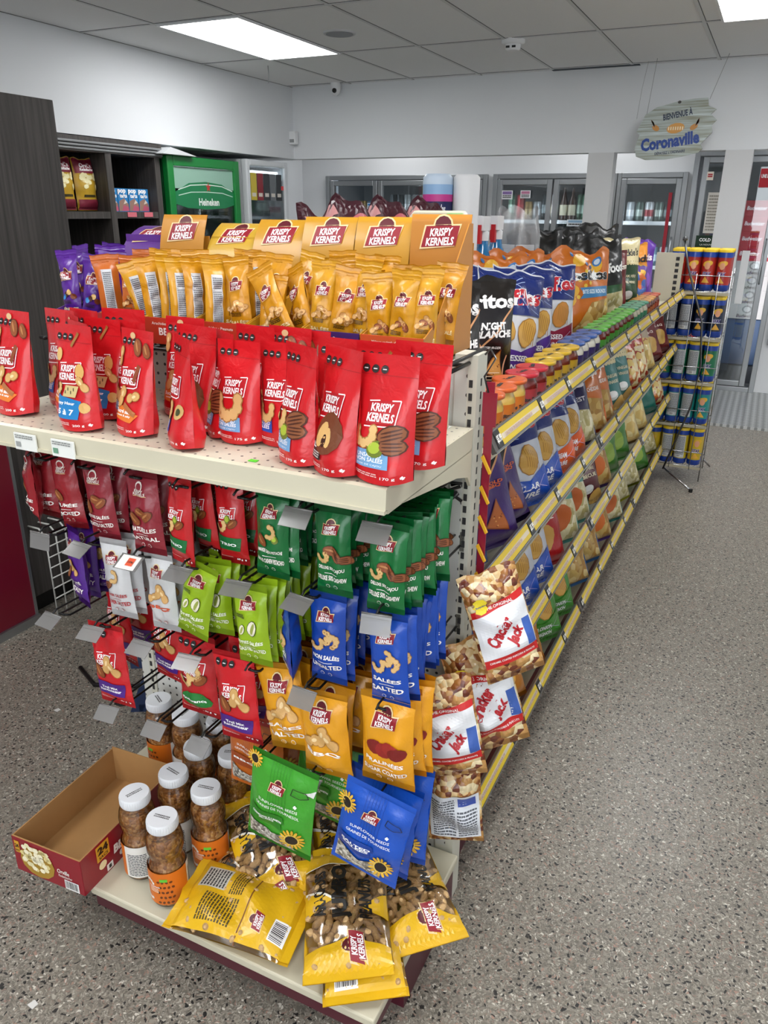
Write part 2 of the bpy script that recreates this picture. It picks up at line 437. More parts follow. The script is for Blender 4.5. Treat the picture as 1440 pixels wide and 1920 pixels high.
def pecan(P, x, z, s, rot=.3):
    P.ell(x, z, s*.62, s*.36, '#4d2411', 4, rot); P.ell(x, z, s*.56, s*.3, '#8a5231', 5, rot)
    for k in (-1, 0, 1): P.ell(x, z+k*s*.14, s*.45, s*.035, '#4d2411', 6, rot)
def pistachio(P, x, z, s, rot=.3):
    P.ell(x, z, s*.4, s*.33, '#6c7a26', 4, rot); P.ell(x-s*.05, z+s*.04, s*.27, s*.22, '#a7bd3c', 5, rot)
def popc(P, x, z, s):
    for k in range(5): P.ell(x+s*.3*math.cos(k*1.257), z+s*.3*math.sin(k*1.257), s*.27, s*.27, '#efe2b4', 4, 0, 7)
    P.ell(x, z, s*.2, s*.2, '#d9b860', 5, 0, 7)
def leaf(P, x, z, s, col='#ffffff', layer=3):
    pts = [(0,-.6),(.05,-.25),(.45,-.3),(.38,-.12),(.62,.12),(.42,.18),(.45,.42),(.2,.28),(.18,.62),(0,.8)]
    pts = pts+[(-a, b) for a, b in reversed(pts[1:-1])]
    P.poly([(x+a*s, z+b*s) for a, b in pts], col, layer)
def badges(P, x, z, r, n=3, col='#1c1c1c', step=2.5):
    for k in range(n):
        P.ell(x+k*r*step, z, r, r, col, 2, 0, 12); P.rect(x+k*r*step-r*.5, z-r*.12, x+k*r*step+r*.5, z+r*.12, '#d8d8d8', 3)
def smalltext(P, x0, z0, x1, z1, n, col='#303030', layer=3, seed=1):
    r = random.Random(seed)
    for k in range(n):
        z = z0+(z1-z0)*(k+.5)/n; hh = (z1-z0)/n*.28; x = x0
        while x < x1-.001:
            l = min(x1-x, r.uniform(.06, .22)*(x1-x0)); P.rect(x, z-hh, x+l*.86, z+hh, col, layer); x += l
def barcode(P, x0, z0, x1, z1, seed=3):
    P.rect(x0, z0, x1, z1, '#f4f4f2', 2); r = random.Random(seed); x = x0+(x1-x0)*.06
    while x < x1-(x1-x0)*.08:
        l = r.uniform(.015, .05)*(x1-x0); P.rect(x, z0+(z1-z0)*.15, x+l, z1-(z1-z0)*.08, '#151515', 3); x += l+r.uniform(.02, .05)*(x1-x0)
def cut_parts(P, name): return P.mb.mesh(name)

# =================================================================== THE ROOM
CEIL = 2.62; XL = -4.2; YH = 6.79; ZH = 2.025; YC = 8.0; XR = 2.4; YF = -3.3
def sbox(name, a, b, m, bevel=0): return struct(MB().box(a, b, m).build(name, bevel=bevel))
sbox('floor', (-5.2, YF-.1, -.1), (XR+.1, 9.2, 0), m_terrazzo())
PERF = mat('ceiling_tile', '#e2e3e4', .9, bump=.35, bscale=260, var=.06)
sbox('ceiling', (-5.2, YF-.1, CEIL), (XR+.1, 9.2, CEIL+.1), PERF)
g = MB(); tb = mat('ceiling_grid', '#c9cbcc', .5)
x0g, y0g = -3.605, 4.27
xs = [x0g+.603*i for i in range(-2, 11)]; ys = [y0g+1.22*i for i in range(-7, 3)]
gd_ = mat('ceiling_gap', '#4a4c4e', .8)
for x in xs: g.box((x-.010, YF, CEIL-.004), (x+.010, YH, CEIL+.0), tb); g.box((x+.010, YF, CEIL-.002), (x+.0135, YH, CEIL), gd_)
for y in ys: g.box((XL, y-.010, CEIL-.0045), (XR, y+.010, CEIL), tb); g.box((XL, y-.0135, CEIL-.002), (XR, y-.010, CEIL), gd_)
struct(g.build('trim_1'))
g = MB(); gap_dark = mat('ceiling_gap', '#4a4c4e', .8)  # same dark gap material as the ceiling grid
g.box((-1.80, YH-.05, CEIL-.006), (-1.14, YH, CEIL-.001), mat('vent_slot', '#39424a', .6)); struct(g.build('trim_2'))
# upper left wall over the coolers, header beam, posts
sbox('wall_left', (-4.85, YF, ZH), (XL, YH, CEIL), WALL)
sbox('wall_left_recess', (-4.95, YF, 0), (-4.85, YC, CEIL), WALL)
sbox('wall_header', (-4.85, YH, ZH), (XR, YH+.14, CEIL), WALL)
sbox('wall_right', (XR, YF, 0), (XR+.1, YC, CEIL), WALL)
POSTM = mat('post_paint', '#cfd0d1', .7)
sbox('trim_3', (-1.465, YH, 0), (-1.265, YH+.14, ZH), POSTM)
sbox('trim_4', (-.454, YH, 0), (-.262, YH+.14, ZH), POSTM)
# front wall with the shop window behind the camera
g = MB(); 
for a, b in (((-4.95, YF-.1, 0), (-1.3, YF, CEIL)), ((1.9, YF-.1, 0), (XR, YF, CEIL)), ((-1.3, YF-.1, 0), (1.9, YF, .45)), ((-1.3, YF-.1, 2.5), (1.9, YF, CEIL))): g.box(a, b, WALL)
struct(g.build('wall_front'))
g = MB()
for x in (-1.3, .28, 1.86): g.box((x, YF-.08, .45), (x+.04, YF-.02, 2.5), ALU)
for z in (.45, 2.46): g.box((-1.3, YF-.08, z), (1.9, YF-.02, z+.04), ALU)
struct(g.build('window_1'))
# back wall as a solid with openings for the cooler doors: (x0, x1, z0, z1)
OPEN = [(-4.50, -2.72, .16, 1.90), (-2.60, -1.45, .16, 1.90), (-1.405, -.84, .16, 1.90), (-.745, -.0, .05, 2.07), (.10, 1.3, .50, 2.07)]
g = MB(); x = -4.95
for a, b, z0, z1 in OPEN:
    g.box((x, YC, 0), (a, YC+.08, CEIL), WHITE); g.box((a, YC, z1), (b, YC+.08, CEIL), WHITE); g.box((a, YC, 0), (b, YC+.08, z0), WHITE); x = b
g.box((x, YC, 0), (XR, YC+.08, CEIL), WHITE)
struct(g.build('wall_back'))
sbox('wall_cooler_back', (-4.95, 9.0, 0), (XR, 9.1, CEIL), mat('cooler_lining', '#5d6062', .6))
sbox('wall_cooler_floor', (-4.95, YC+.08, 0.0), (XR, 9.0, .06), mat('cooler_lining2', '#55585a', .6))
# metal threshold plate
PL = mat('checker_plate', '#b9bbba', .35, metal=.5)
nt = PL.node_tree; b_ = nt.nodes['Principled BSDF']; tc = nt.nodes.new('ShaderNodeTexCoord'); wv = nt.nodes.new('ShaderNodeTexChecker'); wv.inputs['Scale'].default_value = 28
mp = nt.nodes.new('ShaderNodeMapping'); mp.inputs['Rotation'].default_value = (0, 0, .78); nt.links.new(tc.outputs['Object'], mp.inputs[0]); nt.links.new(mp.outputs[0], wv.inputs[0])
bp = nt.nodes.new('ShaderNodeBump'); bp.inputs['Strength'].default_value = .8; bp.inputs['Distance'].default_value = .004; nt.links.new(wv.outputs[1], bp.inputs['Height']); nt.links.new(bp.outputs[0], b_.inputs['Normal'])
wv.inputs[1].default_value = lin('#c3c5c4'); wv.inputs[2].default_value = lin('#8c8e8d'); nt.links.new(wv.outputs[0], b_.inputs['Base Color'])
sbox('trim_5', (-1.25, 6.58, 0), (XR, 8.0, .022), PL)

# ------------------------------------------------------------------ ceiling lamps, detector, speaker, camera, sensor
lampm = mat('lamp_diffuser', '#ffffff', .5, emit=FIX_STRENGTH)
lamp2 = mat('lamp_diffuser_dim', '#ffffff', .5, emit=5)
def ceiling_light(x0, y0, label, group=None, lm_=None):
    t = tag(empty('ceiling_light', (x0+.295, y0+.6, CEIL)), label, 'ceiling light', group)
    f = MB()
    for a, b in (((-.3, -.61), (.3, -.595)), ((-.3, .595), (.3, .61)), ((-.3, -.595), (-.285, .595)), ((.285, -.595), (.3, .595))):
        f.box((a[0], a[1], -.012), (b[0], b[1], -.001), WHITE)
    f.build('frame', t); MB().box((-.285, -.595, -.008), (.285, .595, -.002), lm_ or lampm).build('diffuser', t)
    return t
ceiling_light(-3.59, 4.29, 'bright rectangular ceiling light panel near the left wall')
ceiling_light(-.49, 4.29, 'bright ceiling light panel cut off by the top right corner')
k = 0
for x, y in ((1.32, 4.29), (-.49, .63), (-2.3, -.6), (1.3, -1.2), (-3.59, 1.2), (-.49, -2.0)):  # first panel is unseen, added right of view to brighten the header beam
    ceiling_light(x, y, 'unseen ceiling light panel of the shop, outside the view', 'ceiling lights over the front of the shop')
for x in (-3.9, -1.9, .3):
    ceiling_light(x, 6.86, 'ceiling light panel above the cooler doors behind the beam', 'ceiling lights over the cooler aisle', lamp2)
t = tag(empty('smoke_detector', (-1.75, 5.55, CEIL)), 'round white smoke detector on the ceiling', 'smoke detector')
MB().lathe([(.075, 0), (.075, -.018), (.06, -.028)], WHITE, 24).build('base', t)
MB().lathe([(.05, -.028), (.048, -.055), (.035, -.062)], WHITE, 24).build('sensing_head', t)
m_ = MB()
for q in (-.02, .02): m_.box((q-.012, -.052, -.052), (q+.012, -.046, -.040), BLACK)
m_.build('slot', t)
t = tag(empty('ceiling_speaker', (-2.69, 4.93, CEIL)), 'flat round grey speaker grille in a ceiling tile', 'speaker')
MB().lathe([(.105, 0), (.10, -.008)], mat('speaker_rim', '#b9bbbd', .5), 28).build('rim', t)
MB().lathe([(.088, -.008), (.085, -.011)], mat('speaker_grille', '#8b8e93', .6), 28).build('grille', t)
t = tag(empty('security_camera', (-3.70, 6.70, CEIL)), 'small white dome security camera by the beam corner', 'security camera')
MB().lathe([(.045, 0), (.045, -.03)], WHITE, 20).build('base', t)
MB().lathe([(.045, -.03), (.045, -.06), (.035, -.085), (.015, -.1)], WHITE, 20).build('housing', t)
MB().lathe([(.02, 0), (.018, .012)], BLACK, 16, (0, 0, 0)).build('lens', t).matrix_local = Matrix.Translation((.01, -.038, -.065)) @ Matrix.Rotation(PI/2, 4, 'X')
t = tag(empty('motion_sensor', (-4.17, 6.74, 2.2)), 'small white motion sensor box on the wall corner', 'motion sensor')
b_ = MB().box((-.03, -.035, -.055), (.035, .03, .055), WHITE).build('housing', t, bevel=.008)
MB().box((-.02, -.038, -.04), (.025, -.034, -.012), GREY).build('lens', t)
t = tag(empty('loose_wire', (-3.77, 5.75, CEIL)), 'short thin cord hanging from the ceiling by the light', 'wire')
MB().tube([(0, 0, 0), (.004, 0, -.06), (0, 0, -.12)], .003, GREY).build('strand', t)

# ------------------------------------------------------------------ hanging sign
sg = tag(empty('hanging_sign', (-.800, 6.55, 2.14)), 'weathered board sign reading Bienvenue a Coronaville hung on wires', 'sign')
def W2(px, py):   # sign outline, traced in metres on its own plane
    return ((px-700)/1100*.545, (560-py)/1100*.545)
outl = [(150,550),(250,330),(400,235),(560,200),(700,165),(900,145),(1090,140),(1110,240),(1225,290),(1160,350),(1250,430),(1190,490),(1210,590),(1070,740),(1110,800),(1060,850),(830,900),(600,935),(320,940),(180,890),(150,780),(170,680),(200,600)]
board = m_wood(); board.name = 'weathered_planks'
nt = board.node_tree
for n_ in nt.nodes:
    if n_.type == 'MAPPING': n_.inputs['Scale'].default_value = (1.5, 1, 42)
    if n_.type == 'VALTORGB': n_.color_ramp.elements[0].color = lin('#7b7c66'); n_.color_ramp.elements[1].color = lin('#c3d0d2')
bd_ = MB().prism([W2(*p) for p in outl], -.008, .012, board)
P = Pack(lambda a, b: (a, -.008, b), L=.2, off=.0012); P.mb = bd_
P.text('BIENVENUE À', W2(705, 330)[0], W2(705, 330)[1], .20, .052, '#1d2b45', .03, 0, .17)
P.text('Coronaville', W2(640, 690)[0], W2(640, 690)[1], .405, .088, '#1c3f8a', .045, 0, .13)
P.text("DÉPAYSEZ L'ORDINAIRE", W2(660, 835)[0], W2(660, 835)[1], .21, .024, '#2a3550', .02, 0, .08)
P.ell(W2(700, 520)[0], W2(700, 520)[1], .062, .034, '#c99045', 1, .15)
for k in range(-3, 4): P.rect(W2(700, 520)[0]+k*.016-.004, W2(700, 520)[1]-.012, W2(700, 520)[0]+k*.016+.004, W2(700, 520)[1]+.010, '#e7d9b5', 2)
for cx, sgn in ((420, -1), (950, 1)):
    a, b = W2(cx, 510); P.ell(a, b, .028, .018, '#b9803c', 2, .5*sgn)
    for k in range(4): P.ell(a+sgn*(.016+.004*k), b+.022+.006*k, .005, .018, '#7a5a4a', 3, -.35*sgn+.1*k)
P.ell(W2(710, 180)[0], W2(710, 180)[1], .012, .01, '#39352f', 2)
bd_.build('board', sg, fixn=False)
MB().tube([(-.215, 0, .11), (-.19, .02, CEIL-2.14)], .0016, GREY, 5).build('wire', sg)
MB().tube([(.205, 0, .20), (.29, .02, CEIL-2.14)], .0016, GREY, 5).build('wire', sg)
MB().tube([(-.30, .1, .10), (-.29, .12, .3), (-.265, .12, CEIL-2.14)], .0012, GREY, 5).build('wire', sg)

# ------------------------------------------------------------------ cooler doors
def frame(mb, x0, x1, z0, z1, w_, y0, y1, mt):
    mb.box((x0, y0, z0), (x0+w_, y1, z1), mt); mb.box((x1-w_, y0, z0), (x1, y1, z1), mt)
    mb.box((x0+w_, y0, z1-w_), (x1-w_, y1, z1), mt); mb.box((x0+w_, y0, z0), (x1-w_, y1, z0+w_), mt)
def cooler_unit(n, op):
    a, b, z0, z1 = op; g = MB(); frame(g, a-.03, b+.03, z0-.03, z1+.03, .045, YC-.05, YC+.0, STEEL)
    o = struct(g.build('window_%d' % n, bevel=.004)); return o
DOORS = [[(-4.48, -3.91), (-3.90, -3.33), (-3.32, -2.74)], [(-2.585, -2.035), (-2.02, -1.47)], [(-1.39, -.855)], [(-.70, -.055)], [(.12, 1.28)]]
for i, op in enumerate(OPEN):
    fr = cooler_unit(i+2, op)
    for j, (a, b) in enumerate(DOORS[i]):
        z0, z1 = op[2]+.02, op[3]-.02; g = MB(); frame(g, a, b, z0, z1, .05, YC-.045, YC+.01, STEEL)
        d = struct(g.build('door_%d' % (i*3+j+1), bevel=.005))
        gl = MB().box((a+.05, YC-.02, z0+.05), (b-.05, YC-.014, z1-.05), GLASS).build('pane', d)
        MB().tube([(b-.03, YC-.05, 1.0), (b-.03, YC-.085, 1.03), (b-.03, YC-.085, 1.35), (b-.03, YC-.05, 1.38)], .008, ALU, 8).build('door_handle', d)
# lamps inside the coolers (tubes behind the mullions)
tube_m = mat('cooler_tube_lamp', '#f4f8ff', .5, emit=22)
for x in (-4.455, -3.935, -3.355, -2.765, -2.56, -2.06, -1.495, -1.365, -.88, -.675, -.08):
    o = MB().box((x-.018, YC+.011, .30), (x+.010, YC+.022, 1.84), tube_m).build('tube_lamp')
    tag(o, 'upright lamp tube inside the wall cooler behind a door post', 'lamp', 'lamp tubes inside the wall coolers')
# cooler shelves and cans
SH = mat('cooler_shelf', '#c3c6c8', .45)
shz = [.35, .72, 1.10, 1.50]
for i, (a, b) in enumerate(((-4.7, -2.7), (-2.68, -1.42), (-1.42, -.80))):
    for z in shz:
        o = MB().box((a+.02, YC+.16, z-.018), (b-.02, 9.0, z), SH)
        o.box((a+.02, YC+.155, z-.022), (b-.02, YC+.16, z+.012), WHITE)
        o = o.build('cooler_shelf'); 
        tag(o, '%s wire shelf of cans in the %s wall cooler' % (['lowest', 'second lowest', 'second highest', 'top'][shz.index(z)], ['left', 'middle', 'single-door'][i]), 'shelf')
def can_mesh(col, top='#c9cccf', band='#ffffff', hh=.122, r=.033):
    m_ = MB(); c_ = mat('can_'+col, col, .3, metal=.35); t_ = mat('can_lid', top, .25, metal=.9)
    m_.lathe([(r*.8, 0), (r, .006), (r, hh*.3)], c_, 14, caps=False); m_.lathe([(r, hh*.3), (r, hh*.62)], mat('can_'+band, band, .3, metal=.3), 14, caps=False)
    m_.lathe([(r, hh*.62), (r, hh*.93), (r*.8, hh)], c_, 14, caps=False); m_.lathe([(r*.8, hh), (r*.79, hh-.001)], t_, 14); m_.lathe([(r*.8, 0), (r*.79, .0005)], t_, 14)
    return m_.mesh('can')
def bottle_mesh(col):
    m_ = MB(); c_ = mat('bottle_'+col, col, .15, coat=.5)
    m_.lathe([(.03, 0), (.032, .01), (.032, .13), (.013, .18), (.012, .22)], c_, 12); m_.lathe([(.032, .04), (.0325, .05), (.0325, .10), (.032, .11)], mat('bottle_label', '#d9d2b8', .5), 12, caps=False)
    return m_.mesh('bottle')
cans = {'silver': can_mesh('#aab0b4', band='#dfe3e6'), 'red': can_mesh('#a3232c', band='#c9464c'), 'grey green': can_mesh('#5e6f68', band='#b8c4bd'),
        'dark': can_mesh('#2d3436', band='#7f8a8c'), 'gold': can_mesh('#9c7d45', band='#cdb88a'), 'white': can_mesh('#d4d6d8', band='#b04a50'), 'blue': can_mesh('#4f6d86', band='#c0d0da'),
        'tall silver': can_mesh('#a4abad', band='#e5e8ea', hh=.165), 'tall red': can_mesh('#9c1f2a', band='#b9333d', hh=.165), 'tall green': can_mesh('#4c6b56', band='#a9beb0', hh=.165), 'tall dark': can_mesh('#30383c', band='#929ca0', hh=.165)}
bots = {'brown': bottle_mesh('#3f2312'), 'green': bottle_mesh('#234a2a'), 'clear': bottle_mesh('#9aa6a6')}
rr = random.Random(5)
def stock(x0, x1, z, kinds, where, unit, dx=.086, y=YC+.23):
    x = x0; n = 0
    while x < x1:
        k = kinds[min(len(kinds)-1, int((x-x0)/(x1-x0)*len(kinds)))]
        if k in bots: me, nm, c_ = bots[k], 'beer_bottle', 'bottle'
        else: me, nm, c_ = cans[k], 'drink_can', 'can'
        o = inst(me, nm, (x, y+rr.uniform(-.008, .008), z+.0005), scale=(1.25, 1.25, 1.4 if k in bots else 1.5))
        tag(o, '%s %s on the %s of the %s wall cooler' % (k, c_, where, unit), c_, '%s %ss on the %s, %s cooler' % (k, c_, where, unit)); x += dx; n += 1
U = 'top shelf', 'second highest shelf', 'second lowest shelf', 'lowest shelf'
stock(-4.38, -3.95, 1.50, ['red', 'gold', 'blue', 'grey green'], U[0], 'left')
stock(-3.84, -3.36, 1.50, ['tall dark', 'tall silver', 'tall silver', 'tall red'], U[0], 'left')
stock(-3.24, -2.80, 1.50, ['tall green', 'white', 'tall green'], U[0], 'left')
stock(-4.38, -2.80, 1.10, ['dark', 'red', 'silver', 'gold', 'grey green'], U[1], 'left')
stock(-2.50, -2.07, 1.50, ['tall green', 'tall red', 'gold', 'silver', 'tall dark', 'tall silver'], U[0], 'middle')
stock(-1.97, -1.50, 1.50, ['brown', 'tall green', 'tall silver'], U[0], 'middle')
stock(-2.50, -2.07, 1.10, ['tall dark', 'tall silver', 'red'], U[1], 'middle')
stock(-1.97, -1.50, 1.10, ['tall silver', 'tall silver', 'tall dark'], U[1], 'middle')
stock(-1.32, -.92, 1.50, ['silver', 'grey green', 'white', 'grey green', 'dark'], U[0], 'single-door')
stock(-1.32, -.92, 1.10, ['white', 'silver', 'blue', 'silver'], U[1], 'single-door')
stock(-1.32, -.92, .72, ['red', 'silver', 'white'], U[2], 'single-door')
stock(-1.32, -.92, 1.585 if False else .35, ['dark', 'red', 'gold'], U[3], 'single-door')
# price flags on the glass
def paper(x0, x1, z0, z1, y, col, label, draw=None, name='paper_notice', cat='notice'):
    t = MB().box((x0, y-.002, z0), (x1, y, z1), mat('paper_'+col, col, .7)).build(name); tag(t, label, cat)
    if draw:
        P = Pack(lambda a, b: (x0+a, y-.002, z0+b), L=.3, off=.0006); draw(P, x1-x0, z1-z0); P.mb.build('printing', t, fixn=False)
    return t
def pr(c1, n=4):
    def f(P, w_, h_): P.rect(w_*.08, h_*.55, w_*.92, h_*.9, c1, 1); smalltext(P, w_*.1, h_*.1, w_*.9, h_*.5, n, '#444444')
    return f
yg = YC-.05
paper(-4.02, -3.95, 1.60, 1.66, yg, '#e8edf0', 'small blue and white price card on the far left cooler door', pr('#3a82c0'))
paper(-3.86, -3.78, 1.54, 1.60, yg, '#e8edf0', 'small blue and white price card on the second cooler door from left', pr('#3a82c0'))
paper(-3.54, -3.49, 1.50, 1.53, yg, '#cc3440', 'small red sticker on the second cooler door from left')
paper(-2.92, -2.83, 1.55, 1.72, yg, '#2c6a3c', 'green poster with drinks on the third cooler door', lambda P, w_, h_: (P.rect(w_*.45, h_*.5, w_*.95, h_*.95, '#e9e3dc'), P.ell(w_*.6, h_*.7, w_*.13, h_*.12, '#d8364e', 2), P.ell(w_*.8, h_*.5, w_*.1, h_*.2, '#d8a03a', 2)))
paper(-2.53, -2.42, 1.70, 1.78, yg, '#ecebee', 'white notice with purple print on the fourth cooler door', pr('#8a6fa8', 2))
paper(-2.34, -2.24, 1.71, 1.78, yg, '#ecebee', 'white notice with pink print high on the fourth cooler door', pr('#c07a98', 2))
paper(-1.86, -1.70, 1.46, 1.52, yg, '#d8e0e6', 'pale blue price strip on the fifth cooler door', pr('#7fa0bb', 1))
t = MB().box((-.955, YC-.056, .45), (-.925, YC-.05, 1.76), mat('red_strap', '#a0182c', .5)).build('red_strip'); tag(t, 'long vertical red strip on the single cooler door', 'strip'); 
# glass door with notices (single bigger door)
paper(-.655, -.60, 1.86, 1.93, yg, '#f1e6d8', 'small cream sticker with red emblem on the walk-in cooler door', lambda P, w_, h_: (P.rect(w_*.15, h_*.35, w_*.85, h_*.75, '#b32626'), P.text('MOLSON', w_/2, h_*.55, w_*.6, None, '#ffffff')))
paper(-.62, -.50, 1.42, 1.76, yg, '#ddd8cf', 'beige printed sheet on the walk-in cooler door', lambda P, w_, h_: smalltext(P, w_*.1, h_*.05, w_*.9, h_*.95, 12, '#9a9488'))
paper(-.67, -.47, 1.17, 1.40, yg-.004, '#16321f', 'dark green beer poster reading Cold IPA on the cooler door', lambda P, w_, h_: (P.text('COLD IPA', w_*.55, h_*.84, w_*.8, h_*.13, '#ffffff', .04), P.text('LA NOUVELLE', w_*.55, h_*.66, w_*.7, h_*.06, '#e0e0d8'), P.rect(w_*.3, h_*.08, w_*.42, h_*.5, '#2a8a4c'), P.rect(w_*.5, h_*.08, w_*.62, h_*.5, '#c9d33c'), P.rect(w_*.7, h_*.1, w_*.9, h_*.45, '#e0a832'), P.rect(w_*.7, h_*.45, w_*.9, h_*.52, '#f4efe0')))
paper(-.69, -.50, .93, 1.13, yg-.004, '#eceef0', 'white notice with small print under the dark green poster', lambda P, w_, h_: smalltext(P, w_*.1, h_*.1, w_*.9, h_*.9, 6, '#5a5f66'))
paper(-.225, -.11, 1.80, 1.95, yg, '#b5202e', 'red poster reading Une Bud on the walk-in cooler door', lambda P, w_, h_: P.text('UNE BUD.', w_*.5, h_*.6, w_*.8, h_*.2, '#ffffff', .03))
paper(-.262, -.20, .82, 1.28, yg, '#e9eaea', 'tall white sheet taped to the walk-in cooler door')
def beercase(x, z, y, label, light=True, rz=0):
    t = tag(empty('beer_case', (x, y, z), rz), label, 'carton')
    c_ = '#b9b4b0' if light else '#a31a28'
    MB().box((-.2, -.13, 0), (.2, .13, .13), mat('carton_'+c_, c_, .5)).build('box', t, bevel=.003)
    P = Pack(lambda a, b: (a, -.1305, b), L=.5, off=.0006)
    if light: P.ell(.0, .088, .045, .036, '#8d8785'); P.ell(0, .088, .03, .024, '#c8c3bf', 2); P.text('Budweiser', 0, .028, .17, .03, '#5c4a48', .02, .2)
    else: P.text('Budweiser', -.06, .065, .17, .035, '#f0e6e6', .02, .2); P.ell(.1, .065, .04, .03, '#e9d9d9')
    P.mb.build('printing', t, fixn=False); return t
sbox('trim_6', (-.70, YC+.2, .06), (.02, YC+.6, .22), mat('pallet', '#3c3f44', .7))
for k, (z, l) in enumerate(((.66, 1), (.79, 1), (.92, 1), (1.05, 1), (1.18, 0), (1.31, 0), (1.44, 0), (1.57, 0))):
    beercase(-.15, z, YC+.35, '%s beer case %s of the stack behind the glass cooler door' % ('grey printed' if l else 'red', ['at the bottom', 'second from the bottom', 'third from the bottom', 'fourth from the bottom', 'lowest red one', 'second red one up', 'third red one up', 'on top'][k]), l)
for k, z in enumerate((.225, .355, .485)):
    beercase(-.45, z, YC+.38, 'dark red beer case low in the walk-in cooler, %s of three' % ['bottom', 'middle', 'top'][k], False)
o = MB().box((-.36, YC+.24, .225), (.05, YC+.5, .655), mat('blue_crate', '#2f4768', .5)).build('crate', bevel=.01); tag(o, 'dark blue crate carrying the grey beer cases behind the glass', 'crate')

# ------------------------------------------------------------------ left side under the wall: cabinet, coolers
cb = tag(empty('wall_cabinet', (-4.2, 0, 0)), 'dark grey wood shelf cabinet below the left wall, with moulded top', 'cabinet')
g = MB(); y0, y1 = 2.7, 4.94
g.box((-.60, y0, .0), (-.57, y1, 1.93), WOOD); g.build('back_panel', cb)
for y, nm in ((y0, 'side_panel'), (4.37, 'divider'), (4.86, 'side_panel'), (3.5, 'divider')):
    MB().box((-.57, y, 0), (-.005, y+.055, 1.93), WOOD).build(nm, cb)
for z in (1.56, 1.2, .8): MB().box((-.57, y0+.055, z-.045), (-.01, 4.86, z), WOOD).build('shelf', cb)
g = MB(); g.box((-.57, y0, 1.93), (0.0, y1, 2.02), WOOD)
lm = mat('moulding_light', '#8f9193', .4); 
for k, z in enumerate((1.945, 1.965, 1.985)): g.tube([(.002+.006*k, y0, z), (.002+.006*k, y1, z)], .008, lm, 8)
g.build('crown_moulding', cb)
def popcorn_bag():
    P = pillow(.19, .33, .09, 31, '#c9a12c', seal=.015, noise=.16, nu=10, nv=14, jag=.03)
    P.rect(-.088, .235, .088, .325, '#7d1c33', 1); P.rect(-.088, .005, .088, .07, '#7d1c33', 1)
    for k in range(26):
        r_ = random.Random(k); P.ell(r_.uniform(-.07, .07), r_.uniform(.14, .23), .016, .014, '#f0e6b0' if k % 3 else '#dcc67a', 2+k % 3, 0, 7)
    P.text('Orville', .0, .285, .10, .03, '#ffffff', .02, .3); P.text('Redenbacher', 0, .258, .11, .018, '#ffffff', .02, .2)
    P.rect(-.05, .085, .05, .1, '#3a3212', 2)
    return P.mb.mesh('popcorn_bag')
me = popcorn_bag()
for k, y in enumerate((4.09, 4.29)):
    o = inst(me, 'popcorn_bag', (-4.33, y, 1.565), (-.06, 0, PI/2)); tag(o, 'maroon and yellow popcorn bag in the dark cabinet, %s one' % ['left', 'right'][k], 'popcorn bag', 'popcorn bags in the cabinet')
def pop_box():
    m_ = MB(); m_.box((-.055, -.035, 0), (.055, .035, .155), mat('box_blue', '#2e86c8', .4)); me_ = m_
    P = Pack(lambda a, b: (a, -.0352, b), L=.3, off=.0004); P.mb = m_
    P.text('pop', -.008, .132, .08, .035, '#ffffff', .05); P.text('tarts', .005, .105, .075, .024, '#ffffff', .04)
    P.poly([(-.05, .004), (.05, .004), (.05, .05), (.01, .09), (-.04, .07)], '#9b7a6c', 1); P.poly([(-.02, .004), (.05, .004), (.05, .03), (0, .045)], '#c25b76', 2); P.poly([(.0, .05), (.04, .06), (.02, .08)], '#e4d4c4', 2)
    return m_.mesh('pastry_box')
me = pop_box()
for k, y in enumerate((4.46, 4.565, 4.67, 4.775)):
    o = inst(me, 'pastry_box', (-4.32, y+.02, 1.5605), (0, 0, PI/2)); tag(o, 'blue toaster pastry box in the dark cabinet, %s from the left' % ORD[k], 'box', 'blue boxes in the cabinet')
for k, y in enumerate((4.53, 4.7)):
    o = MB().box((-4.208, y, 1.525), (-4.203, y+.09, 1.557), mat('shelf_label_w', '#e8e2e2' if k else '#d8707c', .5)).build('price_label'); tag(o, '%s price label on the cabinet shelf edge under the blue boxes' % ('white' if k else 'pink'), 'price label')

def fridge(y0, y1, zt, colf, label, name, body, sign=None, xf=-4.17, w_=.07):
    t = tag(empty(name, (xf, 0, 0)), label, 'cooler'); bm_ = mat('fr_'+body, body, .35, coat=.2); fm = mat('frm_'+colf, colf, .3, coat=.3)
    g = MB(); g.box((-.60, y0, 0), (-.56, y1, zt), bm_); g.box((-.56, y0, 0), (-.06, y0+.04, zt), bm_); g.box((-.56, y1-.04, 0), (-.06, y1, zt), bm_); g.box((-.56, y0+.04, zt-.05), (-.06, y1-.04, zt), bm_); g.box((-.56, y0+.04, 0), (-.06, y1-.04, .12), bm_); g.build('cabinet_body', t)
    d = MB()
    d.box((-.055, y0, .1), (0, y0+w_, zt), fm); d.box((-.055, y1-w_, .1), (0, y1, zt), fm); d.box((-.055, y0+w_, zt-w_), (0, y1-w_, zt), fm); d.box((-.055, y0+w_, .1), (0, y1-w_, .1+w_), fm)
    d = d.build('door', t, bevel=.008); MB().box((-.03, y0+w_, .1+w_), (-.022, y1-w_, zt-w_), GLASS).build('pane', d)
    for z in (.5, .85, 1.2): MB().box((-.52, y0+.04, z-.012), (-.09, y1-.04, z), SH).build('shelf', t)
    l = MB().box((-.10, y0+.045, zt-.10), (-.08, y1-.045, zt-.08), tube_m).build('tube_lamp', t)
    return t
hk = fridge(4.96, 5.86, 1.955, '#0e7a34', 'green framed beer cooler with glass door along the left wall', 'beer_cooler', '#14502c')
P = Pack(lambda a, b: (-.028, 5.07+a, b) if True else 0, L=.3, off=0)
